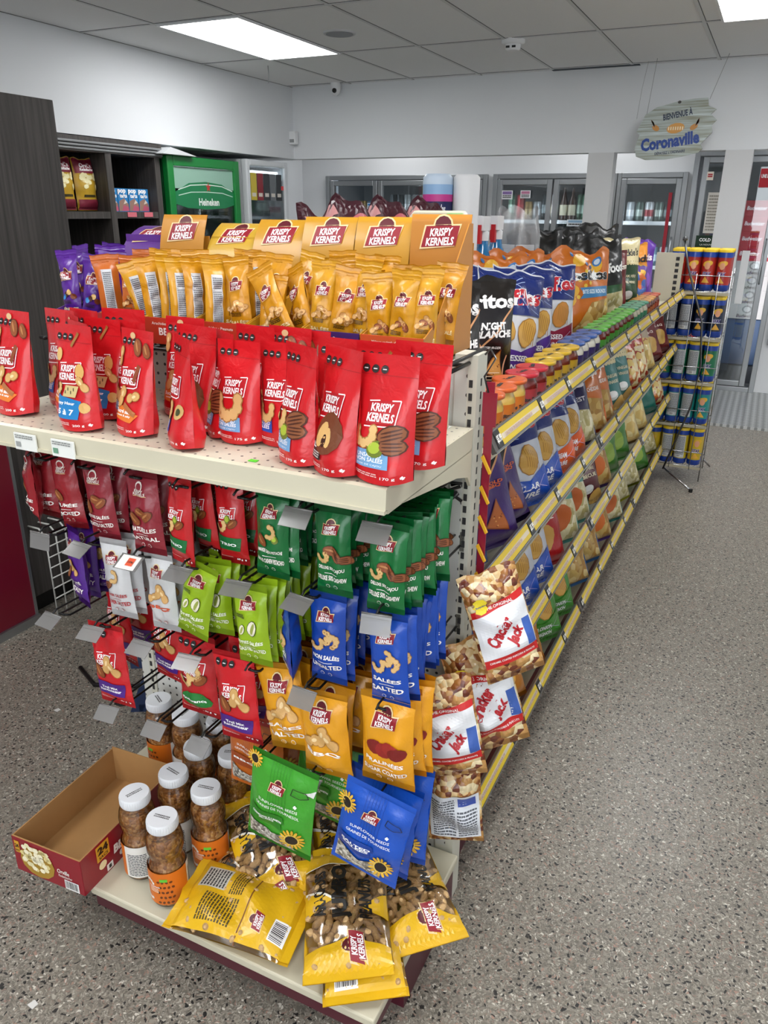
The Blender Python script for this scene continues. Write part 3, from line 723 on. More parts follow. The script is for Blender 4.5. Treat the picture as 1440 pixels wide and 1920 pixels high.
class SidePack(Pack):
    def put(s, vs, fs, mt, layer):
        o = s.off+.0005*layer; out = [(s.X+o, s.Y+a, s.Z+b) for a, b in vs]
        fs2 = []
        for f in fs:
            ar = sum(vs[f[i]][0]*vs[f[(i+1) % len(f)]][1]-vs[f[(i+1) % len(f)]][0]*vs[f[i]][1] for i in range(len(f)))
            fs2.append(f if ar > 0 else tuple(reversed(f)))
        s.mb.add(out, fs2, mt)
def side(X, Y, Z, off=.0006):
    p = SidePack(lambda a, b: (a, 0, b), L=.5, off=off); p.X, p.Y, p.Z = X, Y, Z; return p
P = side(-.022, 5.035, 1.6)
P.poly([(.0, .10), (.0, .02), (.15, -.01), (.39, -.02), (.63, -.01), (.78, .02), (.78, .10), (.6, .17), (.39, .185), (.18, .17)], '#1f7a4c', 1)
P.rect(0, .13, .78, .28, '#8fb5a3', 0)
P.text('Heineken', .42, .035, .26, .055, '#e8f0ea', .03)
P.poly([(.42+.035*math.cos(PI/2+k*PI/5)*(1 if k % 2 == 0 else .42), .145+.04*math.sin(PI/2+k*PI/5)*(1 if k % 2 == 0 else .42)) for k in range(10)], '#b83a36', 3)
P.line([(.05, .12), (.2, .155), (.39, .165), (.6, .155), (.74, .12)], .007, '#cfe3d6', 2); P.line([(.05, .08), (.2, .105), (.39, .11), (.6, .105), (.74, .08)], .006, '#bcd9c8', 2)
P.mb.build('printing', hk, fixn=False)
c2 = fridge(5.97, 6.62, 1.985, '#cfd3d6', 'white framed upright cooler at the far end of the left wall', 'upright_cooler', '#b9bdc0', w_=.05)
P = side(-.022, 6.03, 1.5)
for k, c_ in enumerate(('#c7b23a', '#8b2a34', '#33363a', '#6a6e72', '#24282c')): P.rect(.02+k*.1, .16, .11+k*.1, .38, c_, 1); P.rect(.035+k*.1, .19, .095+k*.1, .22, '#d8d2c8', 2)
P.rect(.50, .25, .55, .285, '#e23c3c', 2); P.mb.build('printing', c2, fixn=False)
for k in range(8):
    o = inst(bots[('green', 'clear', 'brown')[k % 3]], 'beer_bottle', (-4.34, 5.10+k*.095, 1.2005)); tag(o, '%s bottle on the top shelf of the green framed cooler' % ('green', 'clear', 'brown')[k % 3], 'bottle', '%s bottles in the green cooler' % ('green', 'clear', 'brown')[k % 3])
for k in range(6):
    o = inst(bots[('clear', 'clear', 'green')[k % 3]], 'beer_bottle', (-4.34, 6.05+k*.095, 1.2005)); tag(o, '%s bottle in the white framed cooler' % ('clear', 'clear', 'green')[k % 3], 'bottle', '%s bottles in the white cooler' % ('clear', 'clear', 'green')[k % 3])
o = MB().prism([(4.86, 1.957), (5.25, 1.957), (5.05, 1.99), (4.95, 2.005)], -4.45, -4.12, mat('crumpled_paper', '#cdd0d2', .7), 'yz').build('paper_sheet'); tag(o, 'crumpled white paper lying on top of the green cooler', 'paper')

# ------------------------------------------------------------------ near left: dark panel, red cabinet, rack, clutter
t = tag(empty('tall_panel_cabinet', (-2.52, 0, 0)), 'tall dark wood panelled cabinet at the left edge', 'cabinet')
MB().box((-.45, 1.2, .08), (0, 2.385, 1.955), WOOD).build('body', t, bevel=.003); MB().box((-.43, 1.22, 0), (-.03, 2.36, .08), BLACK).build('plinth', t)
t = tag(empty('red_counter_unit', (-2.475, 0, 0)), 'dark red panelled counter unit at the lower left edge', 'counter')
MB().box((-.04, .7, .035), (0, 1.905, .86), mat('dark_red_panel', '#6d0a22', .3, coat=.3)).build('panel', t, bevel=.002)
MB().box((-.04, .7, 0), (.012, 1.915, .035), ALU).build('kick_strip', t); MB().box((-.01, 1.9, .035), (.004, 1.912, .86), ALU).build('edge_strip', t)
MB().box((-.04, .7, .86), (.01, 1.91, .9), BLACK).build('top_rail', t)
t = tag(empty('white_wire_basket', (-2.43, 1.97, 0)), 'white wire rack beside the red counter unit', 'wire rack')
g = MB(); WW = mat('white_wire', '#c9c9c4', .4)
for k in range(5): g.tube([(0, .05*k, 0), (0, .05*k, .36), (-.03, .05*k, .39), (-.2, .05*k, .39)], .004, WW, 5)
for k in range(8): g.tube([(0.002, 0, .04+k*.046), (0.002, .2, .04+k*.046)], .003, WW, 5)
g.build('grid', t)
t = tag(empty('black_equipment', (-2.5, 2.5, 0)), 'black equipment cabinet in the shade beyond the counter unit', 'cabinet')
MB().box((-.4, .0, 0), (.15, .5, .85), BLACK).build('body', t, bevel=.01)
t = tag(empty('blue_crate_stack', (-2.15, 2.38, 0)), 'navy blue plastic crate on the floor behind the hooks', 'crate')
NV = mat('navy_plastic', '#1b2c50', .4)
MB().lathe([(.15, 0), (.17, .02), (.19, .32), (.2, .33)], NV, 24).build('tub', t); MB().lathe([(.19, .33), (.21, .335), (.19, .4)], mat('navy_plastic2', '#22345c', .4), 24).build('lid', t)
o = MB().lathe([(.14, 0), (.17, .012), (.175, .03)], mat('blue_tray', '#1f4585', .4), 24).build('tray'); o.location = (-1.98, 2.05, .0); tag(o, 'round blue tray lying on the floor behind the hooks', 'tray')
t = tag(empty('junction_box', (-2.02, 1.93, .30)), 'grey metal electrical box carrying a yellow plug', 'electrical box')
MB().box((-.07, -.05, -.03), (.07, .05, .04), mat('grey_box', '#7c8084', .4, metal=.4)).build('box', t, bevel=.004)
MB().lathe([(.03, .04), (.032, .07), (.026, .075), (.028, .10), (.02, .11)], mat('yellow_plug', '#c9a62a', .4), 14).build('plug', t)
MB().box((-.012, -.012, -.30), (.012, .012, -.03), mat('grey_box2', '#66696c', .4, metal=.4)).build('pole', t)
o = MB().tube([(-2.02, 1.93, .40), (-2.06, 1.95, .46), (-2.15, 2.0, .47), (-2.25, 2.08, .40)], .008, BLACK, 8).build('power_cord'); tag(o, 'black cord arching out of the yellow plug', 'cord')
o = MB().tube([(-2.05, 1.72, .008), (-1.92, 1.66, .008), (-1.78, 1.72, .008), (-1.74, 1.86, .008), (-1.82, 2.0, .008)], .008, BLACK, 8).build('power_cord'); tag(o, 'black cord looped on the floor behind the hooks', 'cord')
t = tag(empty('shopping_basket', (-1.62, 1.66, 0), .5), 'dark blue plastic carrier frame on the floor left of the jars', 'basket')
g = MB()
g.prism([(-.10, .0), (-.06, .0), (.02, .18), (-.03, .18)], -.012, .012, NV); g.prism([(.08, 0), (.12, 0), (.09, .18), (.05, .18)], -.012, .012, NV)
g.box((-.08, -.012, .17), (.09, .012, .20), NV); g.box((-.07, -.012, .0), (.1, .012, .03), NV); g.build('side_frame', t)
MB().box((-.02, .012, .02), (.09, .16, .17), NV).build('tub', t)

# =================================================================== END DISPLAY (faces the camera)
EX0, EX1, EYB = -1.375, -.458, 1.36
ec = tag(empty('end_display_unit', (EX0, EYB, 0)), 'cream metal end display with pegboard back, one shelf and base deck', 'shelving unit')
PEG = m_perf('pegboard', '#cfd0cb', '#2a2a2a', .022, .0034)
w_ = EX1-EX0
MB().box((.03, 0, .12), (w_-.045, .02, 1.32), PEG).build('pegboard', ec)
UPM = m_perf('upright_holes', '#c6c7c0', '#262626', .036, .0042)
for x, nm in ((w_-.045, 'upright'), (0, 'upright')):
    g = MB(); g.box((x, -.004, .0), (x+.045, .05, 1.335), CREAM2); g.box((x+.001, -.0046, .17), (x+.026, -.004, 1.33), UPM)
    sl = mat('slot_dark', '#2b2b2b', .7)
    for k in range(44): g.box((x+.030, -.0052, .20+k*.025), (x+.037, -.004, .214+k*.025), sl)
    for k in range(44): g.box((x+.0445, .018, .20+k*.025), (x+.0455, .024, .214+k*.025), sl)
    g.build(nm, ec)
g = MB(); 
g.prism([(.0, -.24), (.225, -.46), (w_+.018, -.46), (w_+.018, -.012), (.0, -.012)], .143, .165, CREAM, 'xy'); g.build('base_deck', ec, bevel=.004)
g = MB(); g.prism([(.02, -.20), (.15, -.30), (w_+.010, -.30), (w_+.010, -.02), (.02, -.02)], 0, .142, MAROON, 'xy'); g.prism([(.235, -.455), (w_+.014, -.455), (w_+.014, -.30), (.15, -.30)], .112, .143, MAROON, 'xy'); g.build('kick_panel', ec)
SHM = m_perf('shelf_perforated', '#cac5b2', '#3a3a36', .0254, .0026, (0, 1), .35)
g = MB(); g.box((.004, -.385, 1.18), (w_-.004, -.012, 1.2), SHM); g.build('shelf', ec)
g = MB(); g.prism([(-.385, 1.2), (-.392, 1.197), (-.394, 1.164), (-.385, 1.164)], 0, w_, CREAM, 'yz'); g.box((0, -.398, 1.159), (w_, -.388, 1.165), CREAM)
g.box((w_-.004, -.385, 1.157), (w_, -.012, 1.2), CREAM); g.box((0, -.385, 1.157), (.004, -.012, 1.2), CREAM)
g.prism([(-.34, 1.158), (-.012, 1.158), (-.012, 1.085), (-.03, 1.108), (-.09, 1.124)], w_-.006, w_-.0, CREAM, 'yz')
g.build('shelf_lip', ec)
for k, (x, gr) in enumerate(((.15, 0), (.245, 1))):
    l = MB().box((x, -.3995, 1.158), (x+.055, -.3965, 1.190), mat('shelf_label', '#e5e8e4', .5)).build('shelf_label', ec)
    P = Pack(lambda a, b: (x+a, -.3995, 1.158+b), L=.3, off=.0004); smalltext(P, .004, .022, .05, .03, 2, '#8d8f8d', seed=k); P.rect(.004, .006, .016, .016, '#6d9a80' if gr else '#9a9d9c', 2); P.mb.build('printing', l, fixn=False)
o = MB().box((w_+EX0-.15, 1.36-.05, 1.2005), (w_+EX0-.04, 1.36-.02, 1.2015), mat('shelf_label', '#e5e8e4', .5)).build('price_slip'); tag(o, 'white printed price slip lying at the back right corner of the shelf', 'price slip')
o = MB().box((-.715, .985, 1.2005), (-.70, .995, 1.2015), mat('green_sticker', '#58d436', .5)).build('sticker'); tag(o, 'small bright green sticker on the shelf between red pouches', 'sticker')
bx = tag(empty('cream_block', (-.53, 1.29, 1.2005)), 'cream metal clip box at the back right of the shelf', 'bracket'); MB().box((-.035, -.03, 0), (.035, .03, .045), CREAM).build('body', bx, bevel=.006)

# wire carrier holding the display cartons
wc = tag(empty('wire_carrier', (-.9, 1.33, 1.32)), 'black wire carrier under the row of snack display cartons', 'wire rack')
g = MB()
for y in (-.125, .0, .11): g.tube([(-.50, y, 0), (.425, y, 0)], .004, WIRE)
for x in (-.48, -.2, .1, .425): g.tube([(x, -.135, .0), (x, .12, 0)], .004, WIRE)
g.tube([(.425, -.135, 0), (.425, -.135, .014), (.43, .10, .016)], .004, WIRE); g.box((.34, -.145, -.004), (.43, -.133, .006), WIRE)
g.build('rack', wc)
g = MB(); g.tube([(.345, -.13, 0), (.345, -.13, -.115), (.345, -.10, -.118), (.36, -.07, -.105)], .0045, WIRE); g.tube([(-.45, -.13, 0), (-.45, -.13, -.119)], .0045, WIRE); g.build('leg', wc)

# ------------------------------------------------------------------ display cartons and stick bags
def carton(i, col, lipcol, title, sub, lab, curl, dxl):
    x0 = -.515-.124*(i+1)+.0015; W_ = .121
    t = tag(empty('display_carton', (x0, 1.235, 1.325)), lab, 'display carton')
    m1 = mat('card_'+col, col, .38, coat=.25); kr = mat('kraft_inside', '#b98f55', .7)
    g = MB(); g.box((0, 0, 0), (W_, .24, .003), m1)
    lowp = [(0, 0), (.24, 0), (.24, .11), (.12, .08), (0, .05)]; hip = [(0, 0), (.24, 0), (.225, .235), (.205, .235), (.06, .075), (0, .05)]
    g.prism(lowp, 0, .002, m1, 'yz'); g.prism(lowp if i else hip, W_-.002, W_, m1, 'yz')
    g.box((.002, .238, .003), (W_-.002, .24, .2), m1); g.build('tray', t)
    l = MB(); l.box((0, -.0015, 0), (W_, .0015, .052), mat('card_'+lipcol, lipcol, .4, coat=.2)); l = l.build('front_lip', t)
    P = Pack(lambda a, b: (a, -.0015, b), L=.5, off=.0004)
    P.text(sub, W_/2, .041, W_*.62, .0055, '#f0e6dc', .01); P.text(title, W_/2, .024, min(W_*.93, .0098*len(title)+.012), .018, '#f6f0ea', .03); P.text('g', W_*.88, .008, .004, None, '#f0e6dc')
    P.mb.build('printing', l, fixn=False)
    # curved riser with the logo; printing follows the curve
    def S(a, b):
        s_ = max(0., b)/.15; return (a, .205+curl*.10*s_*s_*(1 if s_ < 1 else 1), .105+b*(1-.25*curl*s_*s_))
    P = Pack(S, L=.015, off=.0008)
    vs = []; fs = []; n = 10
    for j in range(n+1):
        for xx in (0, W_): vs.append(S(xx, .15*j/n))
    for j in range(n+1):
        for xx in (0, W_): a, b, c = S(xx, .15*j/n); vs.append((a, b+.0015, c))
    for j in range(n):
        a = 2*j; fs.append((a, a+1, a+3, a+2)); b = 2*(n+1)+2*j; fs.append((b+1, b, b+2, b+3))
    fs += [(2*n, 2*n+1, 4*n+3, 4*n+2)]
    P.mb.add(vs, fs, m1, True)
    kk_shield(P, W_*.5, .108, W_*.56)
    P.mb.build('riser_card', t, fixn=False)
    return t
CT = [('#b87a2c', '#c8552a', 'SUCRÉ SALÉ · SWEET & SALTY', 'Mélange cocktail · Cocktail mix', 'bronze display carton reading Sweet and Salty, rightmost of the row', .12),
      ('#c08c20', '#3a2468', 'SALÉES · SALTED', 'Arachides · Peanuts', 'yellow display carton with purple lip, second from the right', .28),
      ('#c08c20', '#33206a', 'SALÉES · SALTED', 'Arachides · Peanuts', 'yellow display carton with purple lip, third from the right', .32),
      ('#c08c20', '#b83a22', 'BBQ', 'Arachides · Peanuts', 'yellow display carton with red BBQ lip, fourth from the right', .5),
      ('#c9a030', '#b83a22', 'BBQ', 'Arachides · Peanuts', 'yellow display carton with red BBQ lip, third from the left', .75),
      ('#c0842a', '#a52a2a', 'TEX MEX', 'Mélange cocktail · Cocktail mix', 'orange display carton with red Tex Mex lip, second from the left', .3),
      ('#5b2a86', '#1f2f78', 'ÉNERGIE · ENERGY', 'Randonnée · Trail mix', 'purple display carton with blue Energy lip, leftmost of the row', 1.0)]
for i, (c, l, ti, su, lab, cu) in enumerate(CT): carton(i, c, l, ti, su, lab, cu, 0)

def stick(col, seed, words, nut='peanut', back=False, w=.050, h=.150):
    P = pillow(w, h, .024, seed, col, seal=.016, noise=.3, nu=8, nv=12, crimp=True, pinch=.10, topflare=.18, jag=.02, L=.009)
    if back:
        P.rect(-w*.24, .014, w*.2, h-.03, '#c9cccf', 1); smalltext(P, -w*.2, .018, w*.16, h-.035, 26, '#5c6066', 2, seed)
    else:
        kk_shield(P, 0, h*.64, w*.56)
        for k in range(4):
            x, z = (-.2+.16*k)*w, h*(.36+.03*((k*7) % 3))
            if nut == 'peanut': peanut(P, x, z, w*.30, .5+k*1.1)
            elif nut == 'mix': (almond if k % 2 else peanut)(P, x, z, w*.30, .5+k)
            elif nut == 'energy': (P.ell(x, z, w*.12, w*.12, ['#2f7fc0', '#4a2414', '#d9b472', '#7a3a1a'][k], 4))
        P.text(words, 0, h*.19, w*.86, h*.055, '#ecd9a8', .03)
        smalltext(P, -w*.3, h*.26, w*.15, h*.31, 3, '#3a2a18', 3, seed)
    return P.mb.mesh('snack_stick')
Y1, Y2, Y3 = '#c98c14', '#cc9418', '#c08410'
SM = {'yel': [stick(Y1, 3, 'SALÉES'), stick(Y2, 4, 'SALÉES'), stick(Y1, 5, 'SALÉES')], 'mix': [stick(Y3, 6, 'SUCRÉ SALÉ', 'mix'), stick(Y2, 8, 'SUCRÉ SALÉ', 'mix')],
      'yback': [stick(Y1, 9, '', back=True), stick(Y2, 12, '', back=True)], 'ora': [stick('#b9601e', 14, 'TEX MEX', 'mix')], 'oback': [stick('#b9601e', 15, '', back=True)],
      'pur': [stick('#54208c', 16, 'ÉNERGIE', 'energy'), stick('#4c1c84', 18, 'ÉNERGIE', 'energy')]}
rs = random.Random(12)
def put_sticks(ci, plan, cname):
    x0 = -.515-.124*(ci+1)
    for n_, (kind, fx, fy, dz, rz, ry, lean) in enumerate(plan):
        me_ = rs.choice(SM[kind]); col = {'yel': 'yellow peanut', 'mix': 'golden mixed nut', 'yback': 'yellow back-turned', 'ora': 'orange', 'oback': 'orange back-turned', 'pur': 'purple'}[kind]
        o = inst(me_, 'snack_stick', (x0+.124*fx, 1.235+fy, 1.33+dz*.6), (math.radians(lean), math.radians(ry), math.radians(rz)))
        row = 'front' if fy < .05 else ('middle' if fy < .11 else 'back')
        tag(o, '%s snack stick, %s, %s row, %s from left' % (col, cname, row, ORD[sum(1 for p in plan[:n_] if (('front' if p[2] < .05 else ('middle' if p[2] < .11 else 'back')) == row))]), 'snack bag', 'snack sticks in the display cartons')
F_ = [('mix', .22, .03, .0, 18, -3, -4), ('mix', .52, .022, .012, -2, 3, -6), ('mix', .84, .035, .018, 30, 4, -6), ('mix', .38, .08, .02, 25, 4, -8), ('yel', .7, .085, .02, -10, -4, -8), ('mix', .9, .10, .03, 10, 6, -10), ('yback', .62, .06, .01, 60, 8, -6), ('yback', .1, .07, 0, 70, -4, -6)]
put_sticks(0, F_, 'rightmost carton')
put_sticks(1, [('yel', .2, .03, .03, 8, 4, -5), ('yel', .50, .03, .015, 20, 10, -4), ('yel', .85, .04, .03, -8, 3, -6), ('yel', .3, .09, .035, 0, -4, -10), ('yel', .62, .09, .045, 10, 5, -10), ('yel', .85, .10, .045, -5, 3, -12), ('yel', .15, .13, .05, 5, -3, -8)], 'yellow carton second from right')
put_sticks(2, [('yel', .28, .03, -.02, 15, 4, -5), ('yel', .66, .025, .03, 5, -28, -8), ('yel', .88, .05, .02, -20, -22, -6), ('yel', .12, .07, .04, 10, 6, -8), ('yel', .45, .10, .05, -5, 10, -10), ('yel', .75, .10, .03, -5, 4, -10)], 'yellow carton third from right')
put_sticks(3, [('yel', .8, .03, .03, 5, -6, -5), ('yback', .3, .03, .02, 55, 4, -5), ('yel', .55, .05, .025, 30, 4, -6), ('yback', .14, .06, .03, 60, 3, -6), ('yel', .4, .11, .045, 15, 2, -8), ('yback', .75, .10, .04, 50, 2, -8)], 'yellow carton fourth from right')
put_sticks(4, [('yback', .15, .03, .02, 50, -5, -5), ('yback', .38, .035, .02, 62, 3, -5), ('yback', .62, .03, .02, 55, 2, -5), ('yback', .86, .04, .02, 60, 3, -6), ('yel', .3, .09, .04, 30, 2, -8), ('yback', .7, .09, .04, 50, -3, -8)], 'yellow carton third from left')
put_sticks(5, [('ora', .55, .03, .02, 10, 2, -4), ('oback', .12, .035, .02, 45, -3, -5), ('yback', .92, .04, .01, 35, -14, -5), ('oback', .35, .09, .035, 20, 4, -8), ('yel', .75, .09, .04, 20, 3, -8), ('yback', .96, .10, .035, 60, 3, -8)], 'orange carton second from left')
put_sticks(6, [('pur', .22, .03, .03, 5, -4, -4), ('pur', .62, .03, .02, 22, 8, -5), ('pur', .9, .05, .03, 30, 6, -6), ('pur', .05, .08, .045, -8, -6, -8), ('pur', .4, .09, .045, 5, 3, -10), ('pur', .75, .09, .045, 10, -3, -10), ('pur', .25, .13, .05, 0, 4, -8)], 'purple carton')

# ------------------------------------------------------------------ red stand-up pouches
RED = '#c81a22'
def red_pouch(seed, kind, weight, w=.098, h=.188, d=.058):
    P = pouch(w, h, d, seed, RED)
    badges(P, -w*.36, h*.885, w*.062)
    P.rect(-w*.49, h*.84, w*.49, h*.845, '#a3121a', 1)
    kk_red(P, -w*.02, h*.56, w*.56)
    if kind == 'happy':
        P.poly([(-w*.5, h*.12), (w*.22, h*.12), (w*.28, h*.30), (-w*.2, h*.33), (-w*.5, h*.40)], '#1d79b8', 2)
        P.text('Happy Hour', -w*.14, h*.265, w*.56, h*.036, '#ffffff', .03); P.text('5 à 7', -w*.08, h*.185, w*.40, h*.055, '#ffffff', .03)
        P.rect(-w*.16, h*.33, w*.16, h*.44, '#cdb880', 5, .008); [P.rect(-w*.1+k*w*.07, h*.36+(k % 2)*h*.03, -w*.08+k*w*.07, h*.39+(k % 2)*h*.03, '#3a3226', 6) for k in range(4)]
        cashew(P, -w*.34, h*.40, w*.26); peanut(P, w*.30, h*.46, w*.24, 2.3); P.ell(-w*.3, h*.72, w*.09, w*.12, '#d9b06a', 4); P.ell(w*.26, h*.58, w*.1, w*.14, '#d6a860', 4); P.ell(w*.34, h*.24, w*.10, w*.10, '#d2a660', 5)
        P.line([(0, h*.80), (w*.16, h*.93)], w*.06, '#9a6a32', 4); P.line([(-w*.4, h*.65), (-w*.38, h*.52)], w*.05, '#b0662c', 4)
    elif kind == 'sweet':
        P.poly([(-w*.48, h*.17), (w*.2, h*.14), (w*.34, h*.22), (-w*.2, h*.29), (-w*.48, h*.36)], '#d9762a', 2)
        P.text('Sucré salé', -w*.08, h*.235, w*.5, h*.035, '#ffffff', .03); P.text('sweet & salty', -w*.05, h*.195, w*.46, h*.025, '#ffffff', .02)
        P.line([(w*.14, h*.52), (w*.26, h*.68)], w*.1, '#8a4424', 5); P.line([(-w*.1, h*.30), (w*.28, h*.22)], w*.09, '#a8683a', 5); peanut(P, -w*.2, h*.37, w*.3); peanut(P, w*.15, h*.38, w*.28, .3); peanut(P, -w*.36, h*.74, w*.26, 1.6); almond(P, w*.1, h*.84, w*.3); almond(P, w*.36, h*.82, w*.26)
        P.ell(-w*.1, h*.94, w*.08, w*.06, '#d9b888', 4)
    elif kind in ('blue', 'mac'):
        P.rect(-w*.5, h*.14, -w*.02, h*.28, '#1b4fae', 2, -.002); P.text('SALTED\nSALÉES', -w*.26, h*.21, w*.36, h*.075, '#ffffff', .02)
        cashew(P, -w*.22, h*.33, w*.42); P.ell(w*.28, h*.35, w*.15, w*.12, '#caa468', 4, .8); P.ell(w*.28, h*.35, w*.07, w*.06, '#3c4420', 5, .8)
    elif kind in ('unsalted', 'pecan', 'cash'):
        P.rect(-w*.48, h*.13, w*.2, h*.27, '#6f9fcb', 2, -.003); P.text('UNSALTED\nNON SALÉES', -w*.16, h*.21, w*.52, h*.07, '#f4f8fc', .02); P.text('NOIX DE CAJOU', -w*.16, h*.15, w*.5, h*.018, '#f4f8fc', .0)
        if kind == 'cash' or kind == 'unsalted': cashew(P, -w*.14, h*.36, w*.62)
        if kind == 'pecan':
            pecan(P, w*.2, h*.40, w*.42); pecan(P, w*.22, h*.31, w*.38, .1); cashew(P, -w*.28, h*.37, w*.4); pistachio(P, -w*.05, h*.28, w*.4)
    elif kind == 'deluxe':
        P.rect(-w*.5, h*.12, w*.02, h*.26, '#26201f', 2, -.004); P.text('DELUXE', -w*.22, h*.225, w*.42, h*.04, '#ffffff', .04); smalltext(P, -w*.46, h*.13, -w*.02, h*.185, 3, '#c9c4c0', 3)
        P.ell(w*.06, h*.34, w*.34, w*.32, '#6d3a1f', 4, .5); P.ell(-w*.08, h*.32, w*.13, w*.2, '#d9b06e', 5, -.3); P.ell(w*.1, h*.31, w*.09, w*.15, '#d9b06e', 5, .3); P.ell(w*.02, h*.28, w*.07, w*.1, '#2c1408', 5)
    smalltext(P, -w*.44, h*.055, w*.02, h*.09, 2, '#e8b8b4', 2, seed)
    P.text(weight, w*.20, h*.055, w*.24, h*.03, '#ffffff', .01); leaf(P, w*.41, h*.055, w*.055)
    return P.mb.mesh('nut_pouch')
RP = {k: red_pouch(s_, kd, wt) for k, s_, kd, wt in (('happy', 1, 'happy', '200 g'), ('sweet', 2, 'sweet', '200 g'), ('blue', 3, 'blue', '170 g'), ('cash', 4, 'cash', '175 g'), ('pecan', 5, 'pecan', '170 g'), ('deluxe', 6, 'deluxe', '170 g'), ('pecan2', 7, 'pecan', '170 g'), ('mac', 8, 'mac', '170 g'))}
POUCH = [  # kind, x, y, z-rotation, scale, label
 ('happy', -1.098, 1.012, 6, 1.0, 'red stand-up pouch with blue Happy Hour 5 to 7 panel'),
 ('sweet', -.985, 1.030, 14, .98, 'red stand-up pouch with orange sweet and salty band in the front row'),
 ('blue', -.858, 1.010, 36, .99, 'turned red pouch with dark blue salted patch, left of the cashew pouch'),
 ('cash', -.790, 1.075, 4, .93, 'red 175 g pouch with one big cashew over a light blue patch'),
 ('mac', -.715, 1.09, 8, .93, 'red pouch with dark blue patch half hidden behind the narrow turned pouch'),
 ('pecan2', -.636, 1.018, 30, 1.0, 'narrow turned red 170 g pouch with pecans and light blue patch'),
 ('deluxe', -.560, 1.000, 28, 1.02, 'red 170 g pouch with black Deluxe patch, second from the right in front'),
 ('pecan', -.476, .998, 2, 1.0, 'red 170 g unsalted pecan pouch at the front right corner of the shelf'),
 ('sweet', -1.30, 1.04, 8, 1.05, 'red pouch cut off by the left edge of the photo'),
 ('sweet', -1.200, 1.085, 30, 1.02, 'red pouch turned sideways left of the Happy Hour pouch'),
 ('deluxe', -1.155, 1.060, 24, .98, 'red pouch tucked close behind the left of the Happy Hour pouch'),
 ('blue', -1.27, 1.14, 10, 1.02, 'red pouch in the second row near the left edge'),
 ('happy', -1.115, 1.10, 6, 1.0, 'red pouch directly behind the Happy Hour pouch'),
 ('cash', -.93, 1.125, 18, .98, 'red pouch behind the sweet and salty pouch'),
 ('pecan', -.845, 1.095, 34, .98, 'red pouch right behind the turned blue patch pouch'),
 ('blue', -.815, 1.16, 12, 1.0, 'red pouch behind the cashew pouch, left of it'),
 ('sweet', -.72, 1.17, 4, .98, 'red pouch in the second row behind the cashew pouch'),
 ('pecan', -.62, 1.12, 5, .98, 'red pouch behind the narrow turned pouch'),
 ('happy', -.53, 1.10, 4, 1.0, 'red pouch behind the Deluxe patch pouch'),
 ('pecan', -.462, 1.09, 6, 1.03, 'red pouch behind the front right corner pouch'),
 ('blue', -1.13, 1.17, -4, 1.05, 'red pouch in the back row below the purple carton'),
 ('mac', -1.215, 1.15, 14, 1.03, 'red pouch in the second row between the left edge pouch and the Happy Hour pouch'),
 ('cash', -1.045, 1.095, 16, 1.0, 'red pouch half visible between the Happy Hour and sweet and salty pouches'),
 ('deluxe', -.905, 1.10, 12, 1.0, 'red pouch half visible between the sweet and salty and the turned pouch'),
 ('sweet', -.755, 1.165, 8, 1.0, 'red pouch at the back between the cashew and dark blue patch pouches'),
 ('sweet', -1.00, 1.18, 4, 1.0, 'red pouch in the back row below the Tex Mex carton')]
for k, x, y, rz, s_, lab in POUCH:
    tag(inst(RP[k], 'nut_pouch', (x, y, 1.2005), (-.06, 0, math.radians(-rz)), scale=(s_, s_, s_)), lab, 'snack pouch', 'red stand-up pouches on the shelf')

# ------------------------------------------------------------------ hanging bags and their hooks
def hook_mesh(L):
    g = MB()
    for dx in (-.011, .011): g.tube([(dx, 0, 0), (dx, -L+.01, .002), (dx*.6, -L, .006)], .0026, WIRE, 6)
    g.tube([(-.008, -L, .006), (.008, -L, .006)], .0026, WIRE, 6)
    g.tube([(0, 0, .022), (0, -L-.012, .024), (0, -L-.022, .018)], .0022, WIRE, 6)
    return g.mesh('prong')
def back_mesh():
    g = MB(); g.box((-.02, -.004, -.012), (.02, 0, .03), WIRE); return g.mesh('back_plate')
HM = {}; BMs = back_mesh()
def flap_mesh():
    g = MB(); g.box((-.026, -.0006, -.034), (.026, .0006, 0), FLAP); g.tube([(-.026, 0, -.0), (.026, 0, 0)], .0018, FLAP, 6); g.box((-.026, -.0016, -.008), (.026, -.0006, -.0065), FLAP); return g.mesh('price_flap')
FM = flap_mesh()
def hook(x, z, lab, L=.34, tilt=-50, flap=True, rz=0, paperc=None):
    L = round(L, 2)
    if L not in HM: HM[L] = hook_mesh(L)
    t = tag(empty('peg_hook', (x, EYB, z)), lab, 'hook')
    inst(HM[L], 'prong', (0, 0, 0), parent=t); inst(BMs, 'back_plate', (0, 0, 0), parent=t)
    if flap:
        f = inst(FM, 'price_flap', (0, -L-.022, .016), (math.radians(tilt), 0, math.radians(rz)), t)
        if paperc:
            MB().box((-.02, -.0025, -.034), (.022, -.0012, -.002), mat('tag_paper', '#eceae6', .6)).build('price_card', f)
            P = Pack(lambda a, b: (a, -.0026, b), L=.1, off=.0004); P.rect(-.002, -.026, .014, -.008, '#e2562f', 1); P.text('2.59¢', .006, -.018, .013, .005, '#2a2320', .02); P.mb.build('printing', f, fixn=False)
    return t
